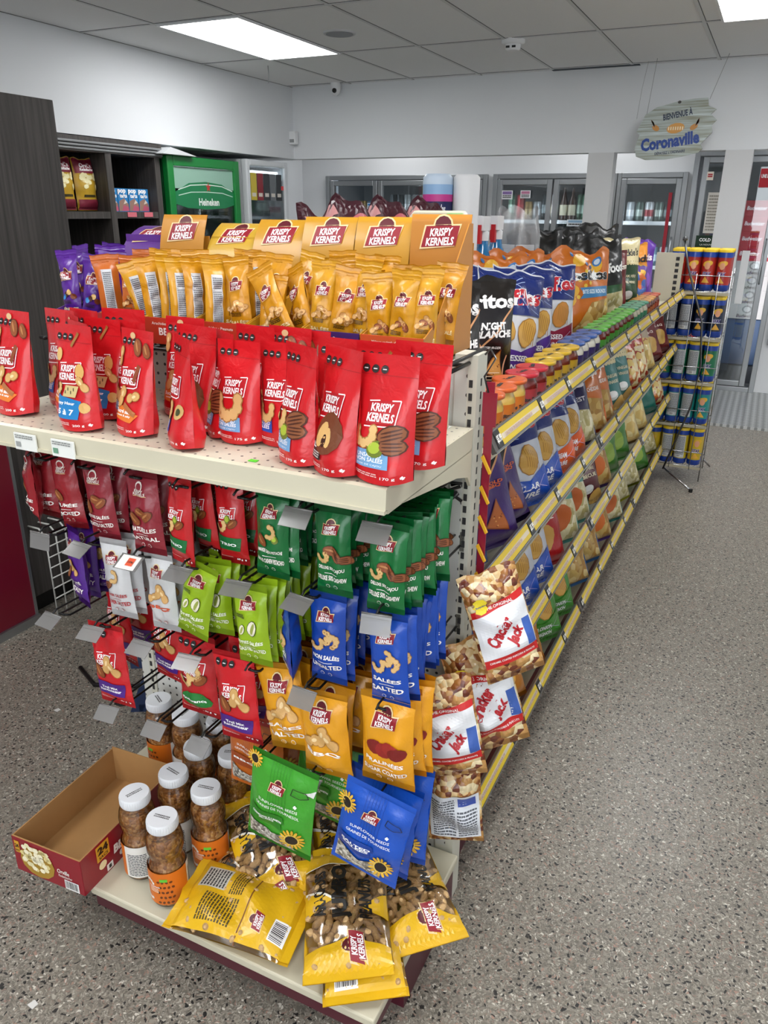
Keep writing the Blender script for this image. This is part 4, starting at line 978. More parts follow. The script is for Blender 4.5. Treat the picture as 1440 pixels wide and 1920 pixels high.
def hbag(kind, seed, w=.070, h=.165, d=.03, col='#9a2026', title='', sub='', nuts=('almond', 3), tcol='#f4eee8', shield=True, extra=None, noise=.22):
    P = pillow(w, h, d, seed, col, seal=.013, pinch=.07, noise=noise, nu=10, nv=14, sag=.12, L=.009, jag=.0)
    if kind == 'shield': kk_shield(P, 0, h*.765, w*.44)
    elif kind == 'white': 
        P.text('KRISPY', .0, h*.79, w*.34, h*.035, '#f0e8e0', .02, .2); P.text('KERNELS', 0, h*.755, w*.42, h*.035, '#f0e8e0', .02, .2); P.ell(0, h*.835, w*.13, w*.13, '#f0e8e0', 1); P.ell(0, h*.83, w*.10, w*.10, col, 2); P.rect(-w*.22, h*.725, w*.22, h*.731, '#e6cf9a', 1)
    elif kind == 'red':
        kk_red(P, 0, h*.60, w*.56, dark=col)
    if extra: extra(P, w, h)
    fn = {'almond': almond, 'peanut': peanut, 'cashew': cashew, 'pecan': pecan, 'pistachio': pistachio}
    nl = nuts if isinstance(nuts, list) else [nuts]
    i = 0
    for nm, c in nl:
        for k in range(c):
            fn[nm](P, w*(-.22+.20*i+(.05 if i % 2 else 0)), h*(.50+.045*((i*5) % 3)-.05), w*.34, .4+i*.9); i += 1
    if title:
        P.text(title, 0, h*.33, w*.76, h*.05, tcol, .03); 
        if sub: P.text(sub, 0, h*.22, w*.84, h*.055, tcol, .03); P.rect(-w*.2, h*.27, w*.2, h*.276, tcol, 2)
    if kind != 'red':
        P.ell(-w*.12, h*.125, w*.055, w*.055, tcol, 2); P.ell(-w*.12, h*.125, w*.045, w*.045, col, 3); P.ell(w*.1, h*.125, w*.055, w*.055, tcol, 2); P.ell(w*.1, h*.125, w*.045, w*.045, col, 3)
    P.rect(-w*.45, h-.006, w*.45, h-.0055, col, 1)
    return P.mb.mesh('nut_bag')
def shells(P, w, h):   # pistachio pictures
    for x, z, s_ in ((-.20, .47, .16), (.12, .50, .26)):
        P.ell(w*x, h*z, w*s_*.62, w*s_*.8, '#2f3a14', 3, -.3); P.ell(w*x, h*z, w*s_*.56, w*s_*.74, '#e3dfc8', 4, -.3); P.ell(w*x+.001, h*z, w*s_*.22, w*s_*.6, '#98a24a', 5, -.3)
    smalltext(P, -w*.42, h*.60, -w*.1, h*.66, 3, '#33401a', 3)
def patch(col, text, x=0, tc='#ffffff', z0=.14, z1=.30, w0=.48, ell_=False):
    def f(P, w, h):
        badges(P, -w*.34, h*.89, w*.07)
        if ell_: P.ell(0, h*.22, w*.42, h*.10, col, 2)
        else: P.poly([(-w*w0, h*z0), (w*.34, h*z0), (w*.40, h*z1), (-w*w0, h*(z1+.02))], col, 2)
        P.text(text, -w*.05, h*(z0+z1)/2, w*.62, h*(.035 if '\n' not in text else .075), tc, .03)
        P.text('185 g' if col != '#136b35' else '60 g', w*.18, h*.06, w*.2, h*.025, '#ffffff'); leaf(P, w*.38, h*.06, w*.05)
        smalltext(P, -w*.44, h*.07, 0, h*.10, 2, '#e8b8b4', 2)
    return f
def sunflower(P, x, z, r):
    for k in range(16):
        t = 2*PI*k/16; P.ell(x+r*.78*math.cos(t), z+r*.78*math.sin(t), r*.3, r*.12, '#e8b93a' if k % 2 else '#d9a52c', 3+k % 2, t, 7)
    P.ell(x, z, r*.62, r*.62, '#e6c45a', 5); P.ell(x, z, r*.50, r*.50, '#221a18', 6)
def sunbag(seed, col, flav, dark):
    w, h = .150, .225; P = pillow(w, h, .035, seed, col, seal=.014, pinch=.03, noise=.2, nu=14, nv=16, sag=.2)
    for k in range(7): P.rect(w*(-.16+.045*k), h*.42, w*(-.155+.045*k), h*.97, dark, 1)
    kk_shield(P, -w*.04, h*.72, w*.22)
    P.text('SUNFLOWER SEEDS', 0, h*.555, w*.60, h*.026, '#ffffff', .0); P.text('GRAINES DE TOURNESOL', 0, h*.505, w*.68, h*.026, '#ffffff', .0)
    P.line([(w*.18, h*.73), (w*.2, h*.80), (w*.38, h*.78), (w*.42, h*.73), (w*.3, h*.70), (w*.18, h*.73)], .0015, '#1d1d1d', 2); leaf(P, w*.25, h*.60, w*.045)
    P.rect(-w*.42, h*.37, w*.12, h*.44, dark, 2, -.004); P.rect(-w*.42, h*.30, w*.10, h*.37, dark, 2, -.004); P.text(flav, -w*.15, h*.375, w*.46, h*(.05 if '\n' in flav else .028), '#ffffff', .03)
    sd = granular('sunflower_seeds', ['#b4b0a8', '#6a665f', '#8f8b83', '#d0ccc2'], 160, bump=.5, coat=0)
    P.poly([(-w*.44, h*.06), (w*.30, h*.06), (w*.16, h*.28), (-w*.08, h*.20), (-w*.44, h*.29)], sd, 2)
    sunflower(P, w*.26, h*.24, w*.17); sunflower(P, -w*.42, h*.75, w*.15) if col != '#3f9d2c' else sunflower(P, -w*.44, h*.90, w*.12)
    return P.mb.mesh('sunflower_seed_bag')
GRN, BLU, YLW, LIM = '#0f6a34', '#1543a4', '#e09c1c', '#93b51c'
BAGS = {
 'smoked': hbag('white', 41, title='FUMÉE', sub='SMOKED', col='#98202a', nuts=('almond', 1)),
 'rsalt': hbag('white', 42, w=.074, title='RÔTIES SALÉES', sub='ROASTED SALTED', col='#8e2230', nuts=('almond', 3)),
 'natural': hbag('white', 43, w=.078, title='NATURELLES', sub='NATURAL', col='#8c2230', nuts=('almond', 3)),
 'trio': hbag('red', 44, w=.066, h=.175, col='#c01c22', nuts=[('cashew', 1), ('pistachio', 1), ('almond', 1)], extra=patch('#136b35', 'TRIO', z0=.18, z1=.33)),
 'gpist': hbag('shield', 45, title='AMANDE CAJOU PISTACHE', sub='ALMOND CASHEW PISTACHIO', col=GRN, nuts=[('almond', 1), ('cashew', 1), ('pistachio', 1)]),
 'gdel': hbag('shield', 46, title='DELUXE 50% CAJOU', sub='DELUXE 50% CASHEW', col=GRN, nuts=[('cashew', 1), ('almond', 1), ('pecan', 2)]),
 'vital': hbag('shield', 47, w=.062, h=.175, title='VITALITÉ', sub='VITALITY', col='#4a1c80', nuts=[('almond', 1), ('peanut', 2)]),
 'wsuper': hbag('shield', 48, h=.172, title='SUPER SALÉES', sub='SUPER SALTED', col='#cfd0d2', tcol='#b0353a', nuts=[('pecan', 1), ('cashew', 1)]),
 'wbbq': hbag('shield', 49, h=.165, title='BBQ', col='#cbccce', tcol='#c9502c', nuts=[('peanut', 3)]),
 'lime': hbag('shield', 50, w=.074, title='RÔTIES SALÉES', sub='ROASTED SALTED', col=LIM, nuts=[], extra=shells, tcol='#f4f7e4'),
 'bunsalt': hbag('shield', 51, w=.074, h=.18, title='NON SALÉES', sub='UNSALTED', col=BLU, nuts=[('cashew', 3)]),
 'bsalt': hbag('shield', 52, w=.074, h=.18, title='SALÉES', sub='SALTED', col='#1648ac', nuts=[('cashew', 3)]),
 'trail': hbag('red', 53, w=.098, h=.20, col='#c41a24', nuts=[('almond', 1), ('peanut', 2)], extra=patch('#4a2080', 'Trail Mix\nRandonneur')),
 'endur': hbag('red', 54, w=.098, h=.19, col='#b81a22', nuts=[('cashew', 2), ('almond', 1)], extra=patch('#1f7a34', 'Endurance', ell_=True)),
 'ysalt': hbag('shield', 55, w=.102, h=.19, d=.036, title='SALÉES', sub='SALTED', col=YLW, nuts=[('peanut', 3)]),
 'ybbq': hbag('shield', 56, w=.104, h=.185, d=.04, title='BBQ', col=YLW, nuts=[('peanut', 3)]),
 'ypral': hbag('shield', 57, w=.106, h=.19, d=.04, title='PRALINÉES', sub='SUGAR COATED', col=YLW, nuts=[], extra=lambda P, w, h: [P.ell(w*x, h*z, w*.17, w*.13, c_, 3+k) for k, (x, z, c_) in enumerate(((-.2, .47, '#7c1d1a'), (.0, .46, '#8f2420'), (.14, .50, '#9c2a24'), (.26, .46, '#7c1d1a')))]),
 'sbbq': sunbag(58, '#c06420', 'BBQ', '#9c4414'), 'sgreen': sunbag(59, '#3f9d2c', 'CORNICHON À L’ANETH\nDILL PICKLE', '#2a7a1e'), 'sblue': sunbag(60, '#1650b8', 'SALTED\nSALÉES', '#0d3a92'),
}
DESC = {'smoked': 'dark red smoked almond bag', 'rsalt': 'dark red roasted salted almond bag', 'natural': 'dark red natural almond bag', 'trio': 'bright red trio nut bag with green patch', 'gpist': 'dark green almond cashew pistachio bag',
        'gdel': 'dark green deluxe cashew bag', 'vital': 'purple vitality nut bag', 'wsuper': 'white super salted seed bag', 'wbbq': 'white BBQ peanut bag', 'lime': 'lime green pistachio bag', 'bunsalt': 'blue unsalted cashew bag', 'bsalt': 'blue salted cashew bag',
        'trail': 'red trail mix pouch with purple patch', 'endur': 'red endurance pouch with green oval', 'ysalt': 'yellow salted peanut bag', 'ybbq': 'yellow BBQ peanut bag', 'ypral': 'yellow sugar coated peanut bag', 'sbbq': 'orange sunflower seed bag', 'sgreen': 'green dill pickle sunflower seed bag', 'sblue': 'blue salted sunflower seed bag'}
BH = {'smoked': .165, 'rsalt': .165, 'natural': .165, 'trio': .175, 'gpist': .165, 'gdel': .165, 'vital': .175, 'wsuper': .172, 'wbbq': .165, 'lime': .165, 'bunsalt': .18, 'bsalt': .18, 'trail': .20, 'endur': .19, 'ysalt': .19, 'ybbq': .185, 'ypral': .19, 'sbbq': .225, 'sgreen': .225, 'sblue': .225}
rh = random.Random(77)
def hang(kind, x, ztop, yf, n, where, dy=.035, ry0=0, rz0=0, lean0=0, sc0=1.0):
    for k in range(n):
        ry = ry0 if k == 0 else rh.uniform(-4, 4); rz = rz0 if k == 0 else rh.uniform(-14, 14); ln = lean0 if k == 0 else rh.uniform(-7, 3)
        y = yf+k*dy; xx = x+(0 if k == 0 else rh.uniform(-.008, .008))
        if y > EYB-.02: break
        M_ = Matrix.Translation((xx, y, ztop-.010)) @ Euler((math.radians(ln), math.radians(ry), math.radians(rz))).to_matrix().to_4x4() @ Matrix.Translation((0, 0, -(BH[kind]*sc0-.010))) @ Matrix.Scale(sc0, 4)
        o = inst(BAGS[kind], 'seed_bag' if kind[0] == 's' and kind in ('sbbq', 'sgreen', 'sblue') else 'nut_bag', (0, 0, 0)); o.matrix_world = M_
        tag(o, '%s, %s on its hook, %s' % (DESC[kind], ORD[k], where), 'snack bag', '%ss hanging %s' % (DESC[kind], where))
CX = [-1.245, -1.13, -1.00, -.885, -.758, -.629, -.487]
wh = ['at far left', 'second from left', 'third from left', 'fourth from left', 'fifth from left', 'sixth from left', 'at far right']
rowz = {'A': 1.112, 'B': .952, 'C': .766, 'D': .566}; rown = {'A': 'top hook row', 'B': 'second hook row', 'C': 'third hook row', 'D': 'lowest hook row'}
for r_ in 'ABCD':
    for i, x in enumerate(CX):
        if r_ == 'A' and i in (2, 3): pass
        if r_ == 'D' and i in (0, ): continue
        tilt = {'A': -38, 'B': -62, 'C': -60, 'D': -50}[r_]; flap = not (r_ == 'A' and i < 5) and not (r_ == 'C' and i in (4, 6)) and not (r_ == 'D' and i in (4, 6))
        if r_ == 'B' and i == 6: tilt = -20
        if r_ == 'B' and i == 0: tilt = -12
        if r_ == 'C' and i == 5: tilt = -40
        if r_ == 'A': tilt = -45
        hook(x, rowz[r_], 'black double wire hook, %s, %s' % (rown[r_], wh[i]), tilt=tilt, flap=flap, rz=rh.uniform(-8, 8), paperc=(r_ == 'B' and i == 2), L=.34 if r_ != 'D' else .33)
T_, S_, U_, L_ = ', top row', ', second row', ', third row', ', lowest row'
hang('smoked', -1.305, 1.128, 1.05, 3, 'far left'+T_, rz0=-35, ry0=5); hang('smoked', -1.225, 1.128, 1.06, 6, 'second from left'+T_, ry0=-6)
hang('rsalt', -1.118, 1.128, 1.045, 6, 'third from left'+T_, ry0=-3); hang('natural', -.99, 1.128, 1.03, 6, 'fourth from left'+T_, ry0=-2)
hang('trio', -.900, 1.132, 1.03, 3, 'middle left'+T_, dy=.06, ry0=3, rz0=-12); hang('trio', -.83, 1.13, 1.08, 4, 'middle'+T_, dy=.055, ry0=-2)
hang('gpist', -.715, 1.128, 1.05, 7, 'third from right'+T_, ry0=2, dy=.03); hang('gdel', -.590, 1.126, 1.04, 8, 'second from right'+T_, ry0=-1, dy=.026); hang('gdel', -.481, 1.122, 1.03, 9, 'far right'+T_, ry0=2, dy=.023)
hang('vital', -1.20, .975, 1.04, 3, 'far left'+S_, ry0=-3, rz0=-22); hang('vital', -1.135, .975, 1.09, 4, 'second from left'+S_)
hang('wsuper', -1.082, .975, 1.03, 5, 'third from left'+S_, ry0=-3); hang('wbbq', -.970, .967, 1.03, 5, 'fourth from left'+S_, ry0=-2)
hang('lime', -.865, .967, 1.03, 8, 'middle'+S_, ry0=14, dy=.03); hang('lime', -.752, .955, 1.02, 10, 'third from right'+S_, ry0=-2, dy=.028)
hang('bunsalt', -.668, .95, 1.02, 1, 'turned sideways'+S_, rz0=-62, ry0=10); hang('bunsalt', -.602, .962, 1.04, 9, 'second from right'+S_, dy=.032); hang('bsalt', -.482, .958, 1.03, 9, 'far right'+S_, dy=.023, ry0=-3)
hang('trail', -1.135, .772, 1.03, 1, 'far left front'+U_, ry0=-3, sc0=.98); hang('trail', -1.20, .815, 1.13, 3, 'far left back'+U_, rz0=-20, dy=.05, ry0=-8); hang('trail', -1.06, .80, 1.13, 4, 'second from left'+U_, dy=.045, rz0=-10)
hang('trail', -.995, .795, 1.18, 3, 'third from left'+U_); hang('endur', -.915, .795, 1.05, 4, 'fourth from left'+U_, dy=.06); hang('trail', -.808, .792, 1.03, 5, 'middle'+U_, dy=.05, ry0=-3)
hang('ysalt', -.715, .79, 1.04, 5, 'third from right'+U_, dy=.045, ry0=-10); hang('ybbq', -.612, .765, 1.03, 5, 'second from right'+U_, dy=.045, ry0=-4); hang('ypral', -.480, .795, 1.03, 4, 'far right'+U_, dy=.032, ry0=-1)
hang('sbbq', -.815, .615, 1.10, 3, 'middle'+L_, ry0=2, dy=.05, sc0=.92); hang('sbbq', -.86, .61, 1.22, 2, 'middle left'+L_, dy=.05, sc0=.92)
hang('sgreen', -.672, .618, .99, 1, 'third from right front'+L_, ry0=7, sc0=.98); hang('sgreen', -.64, .60, 1.12, 4, 'third from right back'+L_, dy=.05, ry0=8)
hang('sblue', -.472, .622, .99, 1, 'far right front'+L_, ry0=11, sc0=.92); hang('sblue', -.486, .608, 1.045, 2, 'far right back'+L_, dy=.04, ry0=8)
# tangle of hook ends at the right of the top row
g = MB()
for k in range(9):
    q = random.Random(k); g.tube([(q.uniform(-.03, .03), q.uniform(-.02, .02), q.uniform(-.025, .02)) for _ in range(3)], .0035, WIRE, 6)
o = g.build('hook_bundle'); o.location = (-.49, 1.30, 1.085); tag(o, 'tangled spare black wire hooks under the right end of the shelf', 'hook')

# ------------------------------------------------------------------ jars, tray box and peanut bags on the base deck
DZ = .1655
PET = clear('jar_plastic', '#efe6da', gloss=.3, rough=.06)
NUTS = granular('honey_peanuts', ['#c99458', '#ae7840', '#dcb078', '#9c6a3e', '#bd864c'], 150, bump=.7, coat=0)
def jar_meshes(kind):
    out = {}
    prof = [(.030, 0), (.037, .004), (.040, .012), (.0405, .085), (.038, .100), (.0335, .112), (.0335, .118), (.0385, .130), (.0395, .150), (.036, .168), (.029, .180), (.0285, .186)]
    out['shell'] = MB().lathe(prof, PET, 28).mesh('shell')
    out['contents'] = MB().lathe([(max(.01, r-.002), z+.002*(1 if k == 0 else 0)) for k, (r, z) in enumerate(prof[:-2])], NUTS, 28).mesh('contents')
    lid = MB(); wl = mat('jar_lid_white', '#e3e6ea', .4); lid.lathe([(.0315, .182), (.0325, .184), (.0325, .201), (.031, .204)], wl, 32)
    for k in range(40):
        t = 2*PI*k/40; lid.box((.0322*math.cos(t)-.0006, .0322*math.sin(t)-.0006, .185), (.0322*math.cos(t)+.0006, .0322*math.sin(t)+.0006, .200), wl)
    r = random.Random(4)
    for q in range(2):
        x = -.017
        while x < .017: l = r.uniform(.001, .003); lid.box((x, -.004+q*.005, .204), (x+l, -.001+q*.005, .2043), mat('ink_black', '#333333', .6)); x += l+.0012
    out['lid'] = lid.mesh('lid')
    # wrap-around label: S maps arc length to the cylinder
    R = .0412
    def S(a, b): t = -PI/2+a/R; return (R*math.cos(t), R*math.sin(t), .014+b)
    class Cyl(Pack):
        def put(s, vs, fs, mt, layer):
            o = 1+.006*layer; s.mb.add([(S(a, b)[0]*o, S(a, b)[1]*o, S(a, b)[2]) for a, b in vs], [f if sum(vs[f[i]][0]*vs[f[(i+1) % len(f)]][1]-vs[f[(i+1) % len(f)]][0]*vs[f[i]][1] for i in range(len(f))) > 0 else tuple(reversed(f)) for f in fs], mt)
    P = Cyl(S, L=.006); hh = .080
    half = PI*R
    P.rect(-half*.42, 0, half*.55, hh, '#d8701c', 0); P.rect(half*.55, 0, half*1.0, hh, '#e6e4de', 0); P.rect(-half, 0, -half*.42, hh, '#e6e4de', 0)
    for k in range(20):
        a, b = -.01+.009*(k % 4)+.004*((k//4) % 2), .006+.013*(k//4); P.ell(a+.012, b, .0038, .0030, '#6b3514', 1, k, 7)
    for k in range(14):
        t = .8+k*.33; P.ell(-.022+.016*math.cos(t), .034+.024*math.sin(t), .0035, .0035, '#f0ebe4', 2, 0, 7)
    P.text('Compliments', -.008, .045, .026, .005, '#ffffff', .02); smalltext(P, -.02, .030, .002, .042, 3, '#f6d9bb', 2)
    P.rect(.006, .060, .022, .067, '#63c63a', 3)
    for a0 in (half*.58, -half*.98): smalltext(P, a0+.003, .004, a0+.047, .062, 13, '#55585c', 1)
    out['label'] = P.mb.mesh('label')
    return out
JM = jar_meshes(0)
def jar(x, y, rz, lab):
    t = tag(empty('peanut_jar', (x, y, DZ), math.radians(rz)), lab, 'jar', 'honey roasted peanut jars on the base deck')
    for k in ('contents', 'shell', 'label', 'lid'): inst(JM[k], k, (0, 0, 0), parent=t)
    t.scale = (1.02, 1.02, 1.07)
jar(-1.075, .992, -110, 'tall peanut jar with white nutrition label, between the tray box and the orange labelled jar')
jar(-.972, .962, 8, 'tall peanut jar with orange label at the front of the deck')
jar(-.945, 1.075, 10, 'tall peanut jar with orange label beside the stack of jumbo bags')
jar(-1.045, 1.085, 170, 'peanut jar second row, between the front jars')
jar(-1.055, 1.185, 150, 'peanut jar half hidden by the clear price flap')
jar(-1.265, 1.29, -30, 'peanut jar at the back left below the red trail mix pouches')
jar(-1.165, 1.275, 90, 'peanut jar at the back, second from left')
jar(-1.07, 1.29, 60, 'peanut jar at the back close to the pegboard, third from left')
jar(-.965, 1.20, 20, 'peanut jar behind the orange sunflower seed bags')
# popcorn tray carton
tb_ = tag(empty('popcorn_carton_tray', (-1.245, 1.035, DZ), math.radians(3)), 'empty red cardboard tray marked 24 sacs, overhanging the left of the deck', 'cardboard box')
KR = mat('kraft_board', '#a97f4d', .8, var=.06, bscale=30); CR = mat('carton_red', '#8d1426', .35, coat=.2)
X_, Y_, H_ = .098, .165, .098
MB().box((-X_, -Y_, 0), (X_, Y_, .003), KR).build('bottom', tb_)
for nm, a, b, oa, ob in (('side_wall', (-X_, -Y_), (-X_+.003, Y_), (-X_-.0008, -Y_), (-X_, Y_)), ('side_wall', (X_-.003, -Y_), (X_, Y_), (X_, -Y_), (X_+.0008, Y_)), ('front_wall', (-X_+.003, -Y_), (X_-.003, -Y_+.003), (-X_, -Y_-.0008), (X_, -Y_)), ('back_wall', (-X_+.003, Y_-.003), (X_-.003, Y_), (-X_, Y_), (X_, Y_+.0008))):
    g = MB(); zt = H_+(.006 if nm == 'back_wall' else 0)
    g.box((a[0], a[1], .003), (b[0], b[1], zt), KR); g.box((oa[0], oa[1], 0), (ob[0], ob[1], zt-.001), CR); g.build(nm, tb_)
MB().box((-X_+.01, -Y_+.07, .003), (X_-.01, -Y_+.0705, .0036), mat('fold', '#8a6538', .8)).build('flap_crease', tb_)
P = Pack(lambda a, b: (a, -Y_-.0009, b), L=.5, off=.0004)
P.ell(-.030, .044, .050, .042, '#a8842e', 1); 
for k in range(48):
    q = random.Random(k*3); t = q.uniform(0, 6.3); r_ = q.uniform(0, 1)**.5; P.ell(-.030+.050*r_*math.cos(t), .056+.034*r_*math.sin(t), .008, .007, ['#efe6b8', '#e0cf8e', '#f7f0d0'][k % 3], 2+k % 3, 0, 6)
P.text('Orville', .045, .048, .034, .012, '#f0e8e0', .02, .2); P.text('Redenbacher', .05, .036, .04, .008, '#f0e8e0', .0, .2)
P.rect(-.092, .055, -.078, .088, '#d6a02c', 1); P.text('24', -.085, .075, .011, .011, '#2b1a12', .04); P.text('SACS', -.085, .062, .011, .006, '#2b1a12', .02)
barcode(P, .045, .002, .085, .028)
P.mb.build('printing', tb_, fixn=False)
P = side(X_+.0009, -Y_, 0, off=.0004)
P.rect(.045, .050, .085, .092, '#d6a02c', 1); P.text('24', .065, .077, .032, .020, '#2b1a12', .05); P.text('SACS', .065, .058, .028, .008, '#2b1a12', .02)
P.text('BEURRE', .145, .045, .10, .024, '#f4efe8', .05, .1); P.text('Orville', .16, .085, .05, .014, '#f0e8e0', .02, .2); P.ell(.06, .034, .012, .011, '#efe2b0', 1); P.rect(.07, .004, .09, .022, '#e8e6e2', 1); P.rect(.076, .008, .084, .018, '#222222', 2)
P.ell(.12, .02, .008, .008, '#f0e8e0', 1); P.mb.build('printing', tb_, fixn=False)

# jumbo bags of peanuts in the shell: clear film over real peanuts, printed bands
SHELL = mat('peanut_shell', '#c8a473', .7, bump=.8, bscale=220, var=.12)
def peanut_obj():
    m_ = MB(); prof = []
    for k in range(9):
        t = k/8; r = .0098*math.sin(PI*max(.03, min(.97, t)))**.55*(1-.30*math.exp(-((t-.5)/.13)**2)); prof.append((r, (t-.5)*.034))
    m_.lathe(prof, SHELL, 9); return m_
PN = peanut_obj()
def jumbo(seed, back=False):
    w, h, d = .178, .29, .066
    P = pillow(w, h, d, seed, '#e0b01c', seal=.02, pinch=.04, noise=.22, nu=16, nv=20, L=.012, jag=.02, mfront=FILM, colb='#e0b01c')
    if back:
        P.rect(-w*.47, h*.0, w*.47, h, foil('#dcae18'), 1)
        P.rect(-w*.5, h*.42, w*.5, h*.43, '#7a4a1c', 2)
        kk_shield(P, -w*.22, h*.30, w*.2); smalltext(P, -w*.38, h*.50, -w*.02, h*.78, 12, '#4a4020', 2); smalltext(P, w*.02, h*.5, w*.38, h*.62, 6, '#4a4020', 2)
        P.rect(w*.05, h*.66, w*.36, h*.88, '#c8c6bc', 2); smalltext(P, w*.07, h*.67, w*.34, h*.87, 8, '#333333', 3); barcode(P, -w*.36, h*.08, -w*.08, h*.2)
    else:
        P.poly([(-w*.49, h*.80), (w*.49, h*.80), (w*.49, h), (-w*.49, h)], foil('#dcae18'), 1); P.poly([(-w*.49, 0), (w*.49, 0), (w*.49, h*.17), (.0, h*.24), (-w*.49, h*.19)], foil('#dcae18'), 1)
        P.poly([(-w*.49, h*.42), (-w*.12, h*.50), (-w*.49, h*.60)], foil('#dcae18'), 1); P.poly([(w*.49, h*.36), (w*.18, h*.44), (w*.49, h*.54)], foil('#dcae18'), 1)
        P.poly([(-w*.49, h*.60), (-w*.12, h*.49), (-w*.12, h*.505), (-w*.49, h*.625)], '#f4f0e4', 2)
        P.rect(-w*.49, h*.795, w*.49, h*.803, '#f4f0e4', 2)
        P.T = lambda a, b: (-b, h*.57+a)
        P.text('ARACHIDES', -.0, w*.30, h*.34, w*.15, '#15120f', .04); P.text('JUMBO', 0, w*.04, h*.42, w*.24, '#15120f', .06); P.text('PEANUTS', -.02, -w*.24, h*.30, w*.15, '#15120f', .04)
        P.ell(h*.24, -w*.2, w*.07, w*.07, '#cf4a1c', 2); P.ell(h*.24, -w*.2, w*.04, w*.04, '#e8b01c', 3)
        P.T = lambda a, b: (-b, h*.17+a)
        kk_shield(P, 0, -w*.12, w*.30); P.T = None
    film = P.mb.mesh('film')
    m_ = MB(); r = random.Random(seed)
    for j in range(15):
        for i in range(6 if j % 2 else 7):
            x = (-.5+(i+.5+(0.5 if j % 2 else 0))/7)*w*.88; z = h*.12+j*h*.054
            u = abs(x/(w/2)); 
            for lay in (0,):
                y = P.S(x, z)[1]+.0105+r.uniform(0, .004)
                R_ = Euler((r.uniform(0, 3), r.uniform(0, 3), r.uniform(0, 3))).to_matrix(); R_ = Euler((r.uniform(-.9, .9), r.uniform(0, 3.1), 0)).to_matrix()
                m_.add([tuple(R_ @ Vector(p)+Vector((x, y, z))) for p in PN.v], PN.f, SHELL, True)
    return film, m_.mesh('peanuts')
JB = [jumbo(91), jumbo(92), jumbo(93, True)]
def jbag(i, c, topdir, face, lab, sc=1.0):
    """c = bag centre, topdir = direction of the bag's top, face = front direction"""
    z = Vector(topdir).normalized(); y = -Vector(face).normalized(); x = y.cross(z).normalized(); y = z.cross(x).normalized()
    R_ = Matrix((x, y, z)).transposed().to_4x4()
    t = empty('jumbo_peanut_bag'); t.matrix_world = Matrix.Translation(c) @ R_ @ Matrix.Scale(sc, 4) @ Matrix.Translation((0, 0, -.145)); tag(t, lab, 'peanut bag', 'jumbo peanut bags on the deck')
    inst(JB[i][0], 'film', (0, 0, 0), parent=t); p = inst(JB[i][1], 'peanuts', (0, 0, 0), parent=t); p['kind'] = 'stuff'
jbag(2, (-.785, .972, .205), (-.88, -.12, .02), (-.02, -.10, 1), 'yellow peanut bag lying face down at the front left of the pile', .98)
jbag(0, (-.575, 1.045, .235), (-.46, .80, .14), (.0, -.22, 1), 'jumbo peanut bag lying face up at the front right with bold black lettering')
jbag(1, (-.495, 1.165, .215), (-.62, .62, .12), (.12, -.1, 1), 'jumbo peanut bag under the front right one, its end sticking out past the deck corner', .98)
jbag(0, (-.815, 1.125, .245), (-.62, .55, .20), (.1, -.38, 1), 'jumbo peanut bag propped in the middle behind the face-down bag')
jbag(1, (-.80, 1.06, .20), (-.7, .45, .0), (.0, -.2, 1), 'jumbo peanut bag at the bottom of the middle pile', .95)
jbag(1, (-.66, 1.22, .235), (-.5, .75, .3), (.0, -.4, 1), 'jumbo peanut bag at the back under the green and blue seed bags')
jbag(2, (-.535, 1.03, .19), (-.50, .80, .03), (.0, -.1, 1), 'yellow peanut bag beneath the front right jumbo bag', .93)

# =================================================================== LONG GONDOLA with chip bins
GY0, GY1, GXR, GXL = 1.415, 5.02, -.445, -1.38
gd = tag(empty('gondola_shelving', (0, GY0, 0)), 'long double sided gondola of chip shelves running to the back', 'shelving unit')
SPX = -.915
MB().box((SPX-.012, 0, .14), (SPX+.012, GY1-GY0, 1.09), PEG).build('spine_panel', gd)
for y in (0, 1.2, 2.4, GY1-GY0-.04):
    g = MB(); g.box((SPX-.03, y, 0), (SPX+.03, y+.04, 1.095), CREAM2); g.build('upright', gd)
g = MB(); g.box((GXL+.02, 0, .12), (GXR-.035, GY1-GY0, .15), CREAM); g.build('base_deck', gd)
g = MB(); g.box((GXL+.03, .01, 0), (GXR-.045, GY1-GY0-.01, .12), MAROON); g.build('kick_panel', gd)
g = MB(); g.box((GXR-.045, 0, .09), (GXR-.03, GY1-GY0, .165), MAROON); g.build('base_lip', gd)
TZ = [1.152, .838, .531, .203]       # price rail heights
DK = mat('rail_dark_edge', '#55524e', .35); YL = mat('rail_yellow', '#d9bb1c', .35, coat=.4); YP = mat('rail_pale', '#d8cbb4', .4, coat=.4); BKT = mat('price_black', '#161616', .35, coat=.4)
